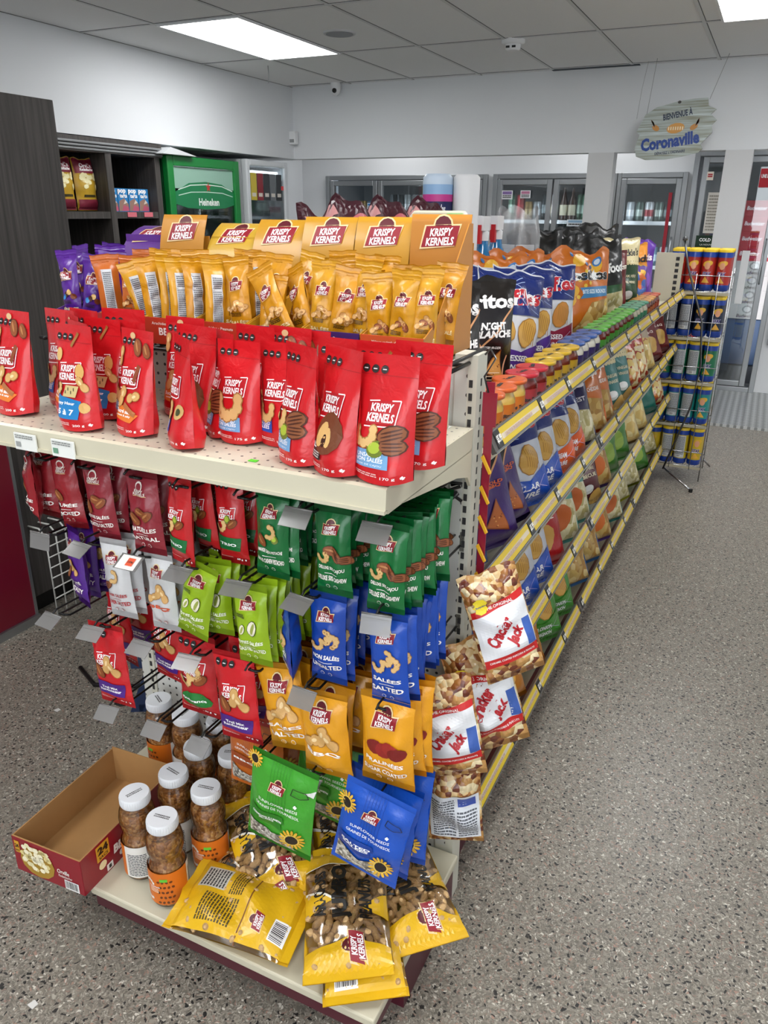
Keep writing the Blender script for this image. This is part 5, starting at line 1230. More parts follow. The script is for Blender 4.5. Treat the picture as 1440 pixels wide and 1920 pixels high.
for q, z in enumerate(TZ):
    zs = z-.065
    g = MB()
    if q == 0: g.box((GXL+.02, 0, 1.094), (GXR-.022, GY1-GY0, 1.100), CREAM)
    else: g.prism([(SPX+.03, zs+.02), (GXR-.03, zs-.04), (GXR-.03, zs-.046), (SPX+.03, zs+.014)], 0, GY1-GY0, CREAM, 'xz')
    g.build('shelf', gd)
    g = MB()
    for y in (.02, .6, 1.2, 1.8, 2.4, 3.0, GY1-GY0-.02): g.tube([(GXR-.03, y, zs-.04 if q else 1.096), (GXR-.006, y, z)], .003, CHROME, 6)
    g.build('rail_bracket', gd)
    # price rail in three sections, tilted up, with strips and black price tickets
    y = .005
    for L_n in (1.22, 1.22, 1.2):
        y1 = min(y+L_n-.02, GY1-GY0)
        g = MB(); g.box((-.006, y, -.022), (.004, y1, .022), DK); g.box((.004, y, .0185), (.0055, y1, .022), CHROME); g.box((.004, y, -.022), (.0055, y1, -.0185), CHROME)
        r_ = g.build('price_rail', gd); r_.location = (GXR, 0, z); r_.rotation_euler = (0, math.radians(-28), 0)
        s1 = MB(); yy = y+.02; n = 0; tk = []
        while yy < y1-.06:
            L_ = min(y1, yy+(.27 if n % 2 else .33)); s1.box((.0042, yy+.036, -.0175), (.0048, L_, .0175), YL); s1.box((.0048, yy+.042, -.0065), (.0051, L_-.006, .0045), YP)
            tk.append(yy); yy = L_+.002; n += 1
        P = side(.0051, y, 0, .0003); P.mb = s1
        for k, yk in enumerate(tk): P.text('2 SACS POUR 7.99 CROUSTILLES LES 2 SACS POUR 7.99', yk-y+.16, -.001, .20, .008, '#b58f86', .02)
        s1.build('yellow_strip', r_, fixn=False)
        for yk in tk:
            t = MB(); t.box((.0042, yk, -.0180), (.0058, yk+.034, .0180), BKT)
            P = side(.0058, yk, -.018, .0004); P.mb = t; P.text('$5.99', .017, .018, .030, .018, '#f4f4f0', .04)
            t.build('price_ticket', r_, fixn=False)
        y = y1+.02
# cream end panel seen behind the right carton, and the one at the far end
t = tag(empty('cream_end_panel', (-.605, 1.52, 1.10)), 'cream plastic panel standing behind the rightmost carton, green sticker on top', 'panel')
g = MB(); g.prism([(-.075, 0), (.055, 0), (.055, .465), (.045, .482), (-.06, .482), (-.075, .465)], 0, .02, CREAM); g.build('panel', t, bevel=.004); MB().box((.012, -.002, .44), (.045, -.0002, .478), mat('pale_green_sticker', '#a6cf8e', .5)).build('sticker', t)
t = tag(empty('far_end_panel', (-.60, 4.97, 1.10)), 'cream slotted panel at the far end of the top shelf', 'panel')
g = MB(); g.box((-.02, 0, 0), (.13, .03, .27), CREAM); g.build('panel', t)
g = MB(); 
for k in range(7):
    g.box((.09, -.002, .03+k*.033), (.11, 0, .05+k*.033), mat('slot_dark', '#2b2b2b', .7))
g.build('slot', t)

# ------------------------------------------------------------------ dip jars on the top shelf
def dip_jar(lid, body, label, txt='Tostitos', name='dip_jar'):
    m_ = MB(); lm_ = mat('lid_'+lid, lid, .3, coat=.4); bm_ = mat('dip_'+body, body, .12, coat=.8, var=.1, bscale=80); lb = mat('dlabel_'+label, label, .4)
    m_.lathe([(.028, 0), (.033, .004), (.0345, .02), (.0345, .075), (.030, .090), (.029, .096)], bm_, 22)
    m_.lathe([(.0350, .022), (.0350, .066)], lb, 22, caps=False)
    m_.lathe([(.0345, .098), (.0362, .0995), (.0362, .108), (.035, .110)], lm_, 26); m_.lathe([(.030, .1102), (.029, .1106)], mat('lidtop_'+lid, lid, .35, var=.2, bscale=60), 26)
    P = Pack(lambda a, b: (a, b, 0), L=.5)
    vs, fs, W, H = glyphs(txt, .05, .1); sx = .042/W; sz = .012/H
    m_.add([(b*sz, a*sx, .1112) for a, b in [( -v[0], v[1]) for v in vs]] if False else [(-v[1]*sz*-1*-1, v[0]*sx, .1112) for v in vs], [tuple(f) for f in fs], mat('ink_black', '#333333', .6))
    for k in range(2): 
        a0 = -1.0+k*1.1
        vs2 = [(.0353*math.cos(a0+v[0]/W*1.0), .0353*math.sin(a0+v[0]/W*1.0), .036+v[1]/H*.012) for v in vs]; m_.add(vs2, [tuple(f) for f in fs], mat('ink_black', '#333333', .6))
    return m_.mesh(name)
DJ = {'orange': dip_jar('#d8642a', '#d9b45a', '#d87a2a'), 'red': dip_jar('#c42a38', '#6b1c18', '#a83a40'), 'yellow': dip_jar('#d8b12c', '#6e2a18', '#c09a2a'), 'blue and white': dip_jar('#3f62a8', '#d9d4c6', '#3a2c66'),
      'green': dip_jar('#62b83e', '#6a1f18', '#4c9a38'), 'teal': dip_jar('#4f9a7a', '#c9c2a8', '#3f8a68'), 'pale orange': dip_jar('#d69a4c', '#6a2a1c', '#b8683a'), 'brick': dip_jar('#c0583a', '#7a3020', '#a84a34')}
seq = ['orange']*4+['red']*2+['yellow']*4+['blue and white']*4+['green']*8+['teal']*4+['pale orange']*3+['brick']*2
ys_ = [1.575, 1.667, 1.759, 1.855, 1.952, 2.042, 2.142, 2.236, 2.329, 2.425]; y = 2.425
while len(ys_) < len(seq): y += .0915; ys_.append(y)
cnt = {}
for k, (c_, y) in enumerate(zip(seq, ys_)):
    cnt[c_] = cnt.get(c_, 0)+1
    o = inst(DJ[c_], 'dip_jar', (-.540+rs.uniform(-.003, .003), y, 1.1004), (0, 0, rs.uniform(-.3, .3)), scale=(1.21, 1.21, .88)); tag(o, '%s lidded dip jar, %s of its colour, behind the top price rail' % (c_, ORD[cnt[c_]-1]), 'jar', '%s lidded dip jars on the top shelf' % c_)

# ------------------------------------------------------------------ chip bags
CORN = granular('corn_chips', ['#c9a860', '#b89048', '#d8bf84', '#a87c38'], 38, bump=.6)
PALE = granular('popcorn_fill', ['#d8cfa4', '#c4b986', '#e6dfc0', '#b5a970'], 45, bump=.6)
def chips(seed, base, w=.235, h=.30, d=.085, top=None, bot=None, art=None, noise=.2, jag=.03):
    P = pillow(w, h, d, seed, base, seal=.013, pinch=.05, noise=noise, nu=14, nv=18, L=.014, jag=jag, sag=.25)
    if top: P.rect(-w*.49, h*.72, w*.49, h, foil(top), 1)
    if bot: P.rect(-w*.49, 0, w*.49, h*.35, foil(bot), 1)
    if art: art(P, w, h)
    return P.mb.mesh('chip_bag')
def tri(P, x, z, s, rot, c='#b8682c'):
    pts = [(x+s*math.cos(rot+t), z+s*math.sin(rot+t)) for t in (PI/2, PI/2+2.2, PI/2-2.2)]; P.poly(pts, '#8a4418', 3); cx = sum(p[0] for p in pts)/3; cz = sum(p[1] for p in pts)/3
    P.poly([(cx+(p[0]-cx)*.88, cz+(p[1]-cz)*.88) for p in pts], c, 4)
    for k in range(9): q = random.Random(k); P.ell(cx+q.uniform(-.35, .35)*s, cz+q.uniform(-.4, .2)*s, s*.05, s*.04, '#d89a50' if k % 2 else '#7a3a16', 5, 0, 6)
def ridge(P, x, z, s, rot=0, c='#cfa04c'):
    P.ell(x, z, s*.52, s*.62, '#a87428', 3, rot); P.ell(x, z, s*.48, s*.58, c, 4, rot)
    for k in range(-3, 4): P.line([(x+k*s*.12*math.cos(rot)-s*.38*math.sin(-rot)*-1, z+k*s*.12*math.sin(rot)-s*.36), (x+k*s*.12*math.cos(rot)+s*.3*math.sin(-rot), z+k*s*.12*math.sin(rot)+s*.36)], s*.03, '#a87830', 5)
def dor(tc, chip, l1='', l2='', late=False):
    def f(P, w, h):
        P.poly([(-w*.48, h*.80), (w*.48, h*.80), (.0, h*.42)], '#18161a', 1); P.line([(-w*.48, h*.80), (0, h*.42), (w*.48, h*.80)], w*.022, '#d8a070', 2)
        P.text('Doritos', 0, h*.80, w*.90, h*.12, '#f4f4f2', .04, .05, .05)
        if late: P.text('LATE NIGHT\nNUIT BLANCHE', 0, h*.56, w*.80, h*.13, '#f4f4f2', .05, .2, .06); P.text('LOADED CHEESEBURGER', .0, h*.42, w*.5, h*.02, '#f4f4f2')
        tri(P, -w*.22, h*.30, w*.20, .2, chip); tri(P, w*.2, h*.26, w*.2, -.3, chip)
        if late:
            for k in range(4): P.line([(w*.0, h*(.12+.03*k)), (w*.26, h*(.12+.03*k))], w*.01, '#e8c8a8', 6)
            P.line([(w*.26, h*.04), (w*.36, h*.36)], w*.02, '#d89a78', 3)
        if l1: P.text(l1, w*.26, h*.52, w*.26, h*.06, tc, .03)
    return f
def ruf(low, l1, l2, chipc='#cfa04c'):
    def f(P, w, h):
        P.rect(-w*.49, h*.60, w*.49, h*.985, foil('#16296e'), 1)
        for k in range(7): q = random.Random(seed_k+k); P.line([(q.uniform(-.45, .45)*w, q.uniform(.62, .95)*h), (q.uniform(-.45, .45)*w, q.uniform(.62, .95)*h)], w*.008, '#9fb2dc', 2)
        P.text('Ruffles', 0, h*.76, w*.93, h*.16, '#f0eef0', .09, .15, .07, 3); P.text('Ruffles', 0, h*.76, w*.90, h*.15, '#c01f2c', .035, .15, .07, 4)
        P.poly([(-w*.49, 0), (w*.49, 0), (w*.49, h*.36), (.1*w, h*.26), (-w*.49, h*.34)], foil(low), 1)
        ridge(P, -w*.18, h*.46, w*.30, .5, chipc); ridge(P, w*.18, h*.44, w*.30, -.4, chipc)
        P.text(l1, -w*.08, h*.20, w*.68, h*.055, '#f4f4f6', .03, .1); P.text(l2, -w*.08, h*.125, w*.68, h*.055, '#f4f4f6', .03, .1)
        for k in range(5): q = random.Random(99+k); P.line([(q.uniform(-.45, .45)*w, q.uniform(.02, .28)*h), (q.uniform(-.45, .45)*w, q.uniform(.02, .28)*h)], w*.006, '#c9b8dc', 2)
    seed_k = len(l1); return f
def tos(P, w, h):
    for k in range(14): q = random.Random(k+5); P.ell(q.uniform(-.42, .42)*w, q.uniform(.35, .95)*h, w*.03, w*.03, '#3a6aa0' if k % 3 == 0 else '#e8c040', 2, 0, 9)
    for x, z in ((-.25, .50), (.2, .80), (-.3, .38), (-.1, .88)): P.ell(w*x, h*z, w*.13, w*.09, '#e8b02c', 1, .5)
    P.text('Tostitos', w*.02, h*.70, w*.86, h*.13, '#ffffff', .10, 0, .04, 3); P.text('Tostitos', w*.02, h*.70, w*.84, h*.125, '#17130f', .05, 0, .04, 4); P.ell(w*.22, h*.87, w*.08, w*.08, '#3a78b8', 3); P.ell(w*.22, h*.87, w*.05, w*.05, '#c9d8e8', 4)
    P.poly([(-w*.12, h*.42), (w*.44, h*.46), (w*.44, h*.58), (-w*.12, h*.55), (-w*.06, h*.48)], '#3f80b4', 3); P.text('BITE SIZE ROUNDS', w*.16, h*.51, w*.48, h*.05, '#dcebf6', .03, 0, .04, 4)
    P.poly([(-w*.2, 0), (w*.49, 0), (w*.49, h*.44), (w*.1, h*.38)], CORN, 2)
def smart(P, w, h):
    P.text('Smartfood', 0, h*.62, w*.92, h*.12, '#f4f4f2', .04, .1, .08); P.poly([(-w*.49, 0), (w*.49, 0), (w*.49, h*.36), (-w*.49, h*.30)], PALE, 1); P.poly([(-w*.49, h*.30), (w*.49, h*.36), (w*.49, h*.44), (-w*.49, h*.40)], '#2a5a34', 2)
def miss(low, l1, l2):
    def f(P, w, h):
        P.rect(-w*.49, h*.66, w*.49, h, foil('#d8cb9c'), 1)
        for k in range(13): P.ell(-w*.45+k*w*.075, h*.66, w*.042, w*.042, '#d8cb9c', 1, 0, 8); P.ell(-w*.45+k*w*.075, h*.685, w*.01, w*.01, '#3a3a28', 3, 0, 6)
        P.text("Miss Vickie's", 0, h*.80, w*.86, h*.10, '#23221c', .03, .1, .06); P.text(l1, w*.04, h*.48, w*.6, h*.045, '#e9e2c0', .02); P.text(l2, w*.04, h*.40, w*.6, h*.045, '#e9e2c0', .02)
        P.ell(w*.1, h*.22, w*.14, w*.09, '#d9d9d4', 2); P.ell(w*.1, h*.24, w*.12, w*.06, '#f2f2f0', 3); P.ell(w*.3, h*.1, w*.2, w*.12, '#c9a050', 2, .4)
    return f
def generic(t1, tcol, fill=None, t2='', fillz=.4, acc=None):
    def f(P, w, h):
        if fill: P.poly([(-w*.47, h*.04), (w*.47, h*.04), (w*.42, h*fillz), (0, h*(fillz+.06)), (-w*.44, h*(fillz-.05))], fill, 1)
        if acc: P.ell(w*.05, h*.34, w*.24, w*.2, acc, 3)
        P.text(t1, 0, h*.72, w*.8, h*.12, tcol, .04, .1, .06)
        if t2: P.text(t2, 0, h*.55, w*.62, h*.05, tcol, .02)
    return f
CB = {
 'dor_black': chips(101, '#17120f', art=dor('#f4f4f2', '#c98a3c', late=True)), 'dor_purple': chips(102, '#3c2168', art=dor('#e0682c', '#b0602a', 'BOLD\nBBQ')), 'dor_blue': chips(103, '#1a4684', art=dor('#e9f0f8', '#cf9a3c')),
 'ruf_all': chips(104, '#d4d6dc', art=ruf('#54308c', 'ALL DRESSED', 'ASSAISONNÉE')), 'ruf_all2': chips(114, '#d4d6dc', art=ruf('#8c2440', 'ALL DRESSED', 'ASSAISONNÉE', '#c8863c')), 'ruf_reg': chips(105, '#c9ced8', art=ruf('#1a4cb0', 'REGULAR', 'NATURE')), 'ruf_ched': chips(106, '#c8ccd6', art=ruf('#d85a24', 'CHEDDAR & SOUR CREAM', 'CHEDDAR CRÈME SURE')), 'ruf_sour': chips(107, '#3f8a2c', art=ruf('#3f8a2c', 'SOUR CREAM & ONION', 'CRÈME SURE & OIGNON')),
 'tos': chips(108, '#d0701c', w=.26, h=.32, d=.10, art=tos, jag=.05), 'smart': chips(109, '#141414', w=.25, h=.36, d=.11, art=smart, jag=.06), 'miss_green': chips(110, '#284a2c', w=.23, h=.34, art=miss('#284a2c', 'SOUR CREAM, HERB', 'CRÈME SURE, HERBES')),
 'miss_teal': chips(111, '#3a7a78', w=.22, art=miss('#3a7a78', 'SEA SALT VINEGAR', 'SEL MARIN VINAIGRE')), 'miss_maroon': chips(112, '#5a2028', w=.22, art=miss('#5a2028', 'SMOKEHOUSE BBQ', 'BARBECUE')), 'sun': chips(113, '#c86a20', w=.22, art=generic('SunChips', '#efe6dc', CORN, 'HARVEST CHEDDAR')),
 'rito': chips(115, '#2c2a52', art=generic('Fritos', '#e9e6ea', PALE, 'SOUTHWEST')), 'munch': chips(116, '#b5281f', w=.23, art=generic('Munchies', '#f3e2c8', granular('snack_mix', ['#c9762c', '#e8c878', '#a8341c', '#f0e0b0'], 40), 'SNACK MIX', .6)), 'brown': chips(117, '#6a1c1c', w=.22, art=generic("Lay's", '#f4e8dc', None, 'BAR-B-Q', acc='#c9a050'), jag=.02),
 'bbq_red': chips(118, '#a81c20', art=generic('BAR-B-Q', '#f0e8e4', None, 'NATURAL', acc='#c89a50')), 'teal_clear': chips(119, '#3f8f86', w=.24, art=generic('Kettle', '#f0ece0', PALE, '', .5, '#c0622c')), 'jal': chips(120, '#3f7a2c', w=.22, art=generic('JALAPEÑO', '#e6e0b8', None, 'PIMENT', acc='#8aa83c')), 'corn_blue': chips(121, '#3a6aa0', art=generic('Corn Chips', '#f0ece0', CORN, '', .6)),
 'orange_cheese': chips(122, '#c87c1c', art=generic('Cheezies', '#f6e8d0', None, 'CHEESE', acc='#e8a838')), 'purple_mix': chips(123, '#5a3a8c', w=.22, art=generic('Hot Mix', '#f0e4d0', CORN, '', .5, '#d8702c')), 'yellow_green': chips(124, '#a8a82c', w=.22, art=generic('Pickle', '#f4f0d0', PALE, 'DILL', .4)), 'red_white': chips(125, '#b9a890', w=.23, art=generic("Chips", '#a03028', granular('chip_fill', ['#e0c070', '#c8a04c', '#eedc9c'], 25), 'SALSA', .55)), 'teal': chips(126, '#17685c', w=.2, h=.26, art=generic('Lime', '#e0efe8', None)),
 'orange_pur': chips(127, '#d88a24', w=.22, h=.32, art=generic('Crunch', '#2a2320', granular('snack_mix2', ['#3f62a8', '#d8702c', '#e0b040', '#5a3a8c'], 35), '', .6), jag=.05), 'purple': chips(128, '#5c2f96', w=.22, h=.32, art=generic('Takis', '#f0e0e8', None, acc='#8a5ac0'), jag=.05)}
CD = {'dor_black': 'black late night tortilla chip bag', 'dor_purple': 'dark purple tortilla chip bag', 'dor_blue': 'blue tortilla chip bag', 'ruf_all': 'purple and white ridged all dressed chip bag', 'ruf_all2': 'maroon and white ridged all dressed chip bag', 'ruf_reg': 'blue and white ridged regular chip bag', 'ruf_ched': 'orange and white ridged chip bag', 'ruf_sour': 'green sour cream chip bag',
 'tos': 'orange round tortilla chip bag', 'smart': 'black popcorn bag', 'miss_green': 'cream and dark green kettle chip bag', 'miss_teal': 'cream and teal kettle chip bag', 'miss_maroon': 'cream and maroon kettle chip bag', 'sun': 'orange multigrain chip bag', 'rito': 'navy corn chip bag', 'munch': 'red snack mix bag', 'brown': 'dark brown barbecue chip bag', 'bbq_red': 'red barbecue chip bag', 'teal_clear': 'teal bag with see-through chip window', 'jal': 'green jalapeno chip bag', 'corn_blue': 'blue bag full of corn chips', 'orange_cheese': 'orange yellow cheese snack bag', 'purple_mix': 'purple snack mix bag', 'yellow_green': 'yellow green dill chip bag', 'red_white': 'beige chip bag with red lettering', 'teal': 'small dark teal chip bag', 'orange_pur': 'orange snack bag with blue pieces', 'purple': 'purple snack bag'}
def cbag(kind, x, y, z, yaw, lean, roll=0, where='', grp=None, sc=1.0):
    M_ = Matrix.Translation((x, y, z)) @ Matrix.Rotation(math.radians(yaw), 4, 'Z') @ Matrix.Rotation(math.radians(-lean), 4, 'X') @ Matrix.Rotation(math.radians(roll), 4, 'Y') @ Matrix.Scale(sc, 4)
    o = inst(CB[kind], 'chip_bag', (0, 0, 0)); o.matrix_world = M_; tag(o, ('%s %s' % (CD[kind], where)).strip(), 'chip bag', grp); return o
def tier(items, z, where, lean, x=-.50, sc=1.0):
    c = {}
    if z < 1: items = [(a, min(4.88, 1.43+(b-1.43)*1.10+.10), c_, d) for a, b, c_, d in items if b < 4.62]
    for kind, y, yaw, roll in items:
        c[kind] = c.get(kind, 0)+1; tot = sum(1 for i in items if i[0] == kind)
        cbag(kind, x, y, z, yaw, lean, (-3-roll if z < 1 else roll), '%s%s' % (where, '' if tot == 1 else ', %s of its kind' % ORD[c[kind]-1]), None, sc)
tier([('dor_purple', 1.56, 48, 6), ('dor_purple', 1.69, 58, 8), ('ruf_reg', 1.86, 50, 6), ('ruf_reg', 2.00, 52, 4), ('ruf_ched', 2.15, 52, 2), ('ruf_ched', 2.30, 54, 4), ('rito', 2.46, 52, 6), ('sun', 2.65, 48, 4), ('sun', 2.80, 52, 4), ('miss_teal', 3.00, 50, 6), ('miss_teal', 3.20, 52, 2), ('munch', 3.42, 48, 8), ('munch', 3.62, 50, 4), ('red_white', 3.86, 50, 8), ('brown', 4.15, 48, 10), ('brown', 4.45, 50, 6), ('bbq_red', 4.75, 52, 4)], .797, 'in the upper bin', 17, x=-.532, sc=1.02)
tier([('dor_blue', 1.52, 48, 4), ('dor_blue', 1.66, 48, 8), ('ruf_reg', 1.84, 50, 4), ('ruf_reg', 1.99, 50, 6), ('bbq_red', 2.13, 52, 2), ('teal_clear', 2.32, 50, 4), ('teal_clear', 2.50, 50, 6), ('miss_maroon', 2.72, 50, 4), ('purple_mix', 2.92, 50, 6), ('jal', 3.12, 58, 2), ('jal', 3.32, 48, 4), ('red_white', 3.60, 48, 8), ('red_white', 3.85, 48, 8), ('teal', 4.25, 48, 8), ('munch', 4.6, 48, 6)], .482, 'in the middle bin', 17, x=-.532, sc=1.03)
tier([('orange_cheese', 1.60, 58, 6), ('orange_cheese', 1.80, 58, 4), ('orange_cheese', 2.0, 58, 4), ('ruf_sour', 2.18, 48, 6), ('ruf_sour', 2.36, 50, 4), ('corn_blue', 2.62, 50, 6), ('corn_blue', 2.84, 50, 6), ('purple_mix', 3.08, 48, 6), ('teal_clear', 3.32, 48, 6), ('yellow_green', 3.6, 58, 8), ('yellow_green', 3.85, 48, 8), ('jal', 4.15, 48, 8), ('yellow_green', 4.5, 48, 8)], .168, 'in the lowest bin', 17, x=-.532, sc=1.03)
# top shelf, two ranks
tier([('dor_black', 1.78, 50, 0), ('dor_black', 2.02, 50, 4), ('ruf_all', 2.30, 54, 8), ('ruf_all', 2.50, 54, 4), ('ruf_all2', 2.78, 48, 2), ('tos', 3.36, 44, 1), ('smart', 3.80, 46, -2), ('brown', 4.00, 50, 0), ('miss_green', 4.28, 44, 0), ('orange_pur', 4.62, 48, 2), ('purple', 4.86, 50, 4)], 1.101, 'on the top shelf', 8, x=-.695, sc=1.06)
c_ = 0
for y, x, zz, yw in ((2.90, -.92, 1.101, 40), (3.16, -.92, 1.101, 42), (3.42, -.90, 1.101, 38)):
    cbag('tos', x, y, zz, yw, 6, 0, 'in the second rank of top shelf, %s from the front' % ORD[c_], None, 1.03); c_ += 1
c_ = 0
for y, x, yw, s_ in ((3.86, -1.04, 35, 1.14), (4.12, -1.02, 40, 1.06), (4.32, -1.04, 30, 1.06), (4.54, -.98, 45, 1.10), (4.78, -.93, 40, 1.16)):
    cbag('smart', x, y, 1.101, yw, 4, 0, 'at the back of the top shelf, %s from the front' % ORD[c_], None, s_); c_ += 1
cbag('ruf_all', -.88, 2.16, 1.101, 50, 8, 0, 'behind the black bags', None, 1.06); cbag('ruf_all', -.88, 2.42, 1.101, 48, 8, 3, 'behind the front ridged bags', None, 1.06)

# ------------------------------------------------------------------ caramel popcorn bags hanging off the front corner
CAR = granular('caramel_popcorn', ['#b98a4c', '#8a5226', '#d6b884', '#6a2c14', '#a06a34', '#e0cfa4'], 78, bump=1.0, coat=.6)
def carp(seed, back=False):
    w, h = .125, .225; P = pillow(w, h, .05, seed, '#a0703c', seal=.01, pinch=.03, noise=.3, nu=14, nv=18, L=.01, jag=.02, mfront=CAR)
    if back:
        P.rect(-w*.46, h*.08, w*.46, h*.62, '#d4d8de', 1); smalltext(P, -w*.40, h*.10, w*.02, h*.58, 16, '#50545c', 2); smalltext(P, w*.06, h*.10, w*.42, h*.44, 12, '#50545c', 2); P.rect(w*.08, h*.48, w*.40, h*.59, '#3a50a0', 2)
    else:
        P.poly([(-w*.47, h*.62), (w*.47, h*.70), (w*.47, h*.76), (-w*.47, h*.68)], '#c02020', 2); P.poly([(-w*.47, h*.22), (w*.47, h*.26), (w*.47, h*.70), (-w*.47, h*.62)], '#dfe2e6', 1)
        P.poly([(-w*.47, h*.14), (w*.47, h*.18), (w*.47, h*.26), (-w*.47, h*.22)], '#c02020', 2); P.text('CARAMEL COATED POPCORN & PEANUTS', 0, h*.20, w*.8, h*.02, '#f4f0ee', .02, 0, .04); P.text('THE ORIGINAL', .0, h*.69, w*.5, h*.03, '#f4f0ee', .02, 0, .06)
        P.text('Cracker', -w*.12, h*.46, h*.30, w*.24, '#b01824', .05, .1, .80); P.text('Jack', w*.14, h*.38, h*.18, w*.24, '#b01824', .05, .1, .80)
        P.poly([(-w*.30+w*.13*(1 if k % 2 else .65)*math.cos(k*PI/9), h*.72+w*.13*(1 if k % 2 else .65)*math.sin(k*PI/9)) for k in range(18)], '#e6cf2a', 4); P.text('Surprise', -w*.30, h*.72, w*.16, h*.02, '#2a3a80', .03, .1, .1, 6)
        P.rect(w*.30, h*.26, w*.46, h*.5, '#3a5ca8', 2)
    return P.mb.mesh('caramel_popcorn_bag')
CJ = [carp(131), carp(132), carp(133, True)]
def cj(i, c, up, face, lab, sc=1):
    z = Vector(up).normalized(); y = -Vector(face).normalized(); x = y.cross(z).normalized(); y = z.cross(x).normalized()
    o = inst(CJ[i], 'caramel_popcorn_bag', (0, 0, 0)); o.matrix_world = Matrix.Translation(c) @ Matrix((x, y, z)).transposed().to_4x4() @ Matrix.Scale(sc, 4) @ Matrix.Translation((0, 0, -.1125)); tag(o, lab, 'popcorn bag', 'caramel popcorn bags at the gondola corner')
cj(0, (-.372, 1.33, .815), (-.42, .10, 1), (.60, -.80, .22), 'white and red caramel popcorn bag hanging from the yellow clips, topmost of its bunch')
cj(1, (-.400, 1.34, .635), (-.36, .05, 1), (.5, -.85, .25), 'white and red caramel popcorn bag in the middle, right of the folded one', 1.12)
cj(0, (-.440, 1.24, .605), (-.25, .05, 1), (.25, -.95, .2), 'white and red caramel popcorn bag left in the middle of the bunch', 1.0)
cj(2, (-.424, 1.25, .415), (-.10, .0, 1), (.25, -.92, .25), 'caramel popcorn bag turned to its printed back, lowest of the bunch', .95)

# red clip strip with yellow clips and its wire
t = tag(empty('clip_strip', (-.437, 1.375, 1.30)), 'dark red hanging clip strip with yellow clips at the gondola corner', 'clip strip')
g = MB(); g.box((-.008, 0, -.44), (.008, .003, 0), mat('clip_red', '#8c1830', .35, coat=.3)); g.box((-.014, -.001, -.085), (.014, .002, -.02), mat('clip_red', '#8c1830', .35, coat=.3)); g.build('strip', t)
YC_ = mat('clip_yellow', '#d8a41c', .4)
for k in range(6):
    g = MB(); z = -.14-k*.062; g.prism([(-.004, z), (.014, z-.034), (.010, z-.037), (-.008, z-.004)], -.012, -.006, YC_); g.tube([(.0, -.008, z-.012), (-.006, 0, z-.012)], .0015, YC_, 5); g.build('clip', t)
MB().tube([(-.004, .0, -.02), (-.012, -.004, .01), (.008, -.004, .045), (-.004, -.003, .062), (-.014, 0, .05)], .0022, mat('s_hook', '#6a6c6e', .3, metal=.8), 6).build('s_hook', t)
t.location.z = 1.285

# ------------------------------------------------------------------ goods on the left half of the top shelf, seen over the cartons
def washer(x, y, lab):
    t = tag(empty('washer_bottle', (x, y, 1.101)), lab, 'bottle', 'blue spray bottles'); t.scale = (1.1, 1.1, 1.08)
    bl = mat('blue_fluid', '#1a7ab8', .08, coat=1.)
    MB().lathe([(.045, 0), (.052, .01), (.052, .20), (.045, .26), (.022, .32), (.018, .345)], bl, 20).build('bottle', t)
    MB().lathe([(.053, .05), (.053, .18)], mat('pale_label', '#c9dfe9', .4), 20, caps=False).build('label', t)
    g = MB(); g.lathe([(.020, .345), (.021, .375), (.014, .38)], WHITE, 14); g.box((-.014, -.045, .38), (.014, .03, .43), WHITE); g.build('cap', t)
    g = MB(); g.box((-.008, -.055, .335), (.008, -.035, .40), mat('red_trigger', '#c02028', .4)); g.build('trigger', t)
washer(-1.06, 3.12, 'blue spray bottle nearest the bronze carton'); washer(-1.07, 3.33, 'blue spray bottle with white head, second of the group'); washer(-1.17, 3.62, 'blue spray bottle farthest from the cartons'); washer(-1.19, 3.40, 'blue spray bottle behind the nearest one')
t = tag(empty('paper_towel_pack', (-1.20, 2.97, 1.101)), 'white paper towel pack with pink and navy band above the cartons', 'paper towels')
pk = MB(); pk.lathe([(.055, 0), (.058, .01), (.058, .515)], mat('towel_navy', '#1c2456', .4), 24, caps=True); pk.lathe([(.058, .515), (.058, .54)], mat('towel_pink', '#c43a8c', .4), 24, caps=False); pk.lathe([(.058, .54), (.058, .575)], mat('towel_blue', '#8fb4dc', .4), 24, caps=False); pk.lathe([(.058, .575), (.057, .60), (.045, .612)], mat('towel_pale', '#c5d6e8', .4), 24)
pk.build('roll', t); pk = MB(); pk.lathe([(.048, 0), (.05, .60), (.04, .61)], mat('towel_white', '#dfe0e2', .6), 20, (.105, .03, 0)); pk.build('roll', t)
P = Pack(lambda a, b: (.058*math.sin(a/.058), -.058*math.cos(a/.058), b), L=.02, off=.0006); P.text('Cascades', .02, .49, .07, .03, '#e8eaf2', .03, .2); P.mb.build('lettering', t, fixn=False)
t = tag(empty('cup_sleeve_bag', (-1.12, 3.78, 1.101)), 'clear bag of white plastic cups behind the blue bottles', 'cups')
CUP = mat('cup_white', '#eceef0', .5); g = MB()
for a, b in ((-.05, 0), (.04, .02)):
    for k in range(14): g.lathe([(.040, .02+k*.022), (.046, .036+k*.022)], CUP, 16, (a, b, 0), caps=False)
    g.lathe([(.03, 0), (.045, .335)], CUP, 16, (a, b, 0))
g.build('cups', t)
g = MB(); nzf = waves(9, .03, 20, 60); vs = []; n = 24; L_ = [0, .08, .16, .24, .32, .38, .43, .48]
for j, z in enumerate(L_):
    for k in range(n):
        a = 2*PI*k/n; rr_ = 1+(nzf(a*.1, z)*3 if z > .33 else 0); f_ = 1 if z < .36 else max(.55, 1-(z-.36)*3); vs.append((.115*math.cos(a)*rr_*(.6+.4*f_), .075*math.sin(a)*f_*rr_, z+(.03*math.sin(3*a) if z > .42 else 0)))
fs = [(j*n+k, j*n+(k+1) % n, (j+1)*n+(k+1) % n, (j+1)*n+k) for j in range(len(L_)-1) for k in range(n)]
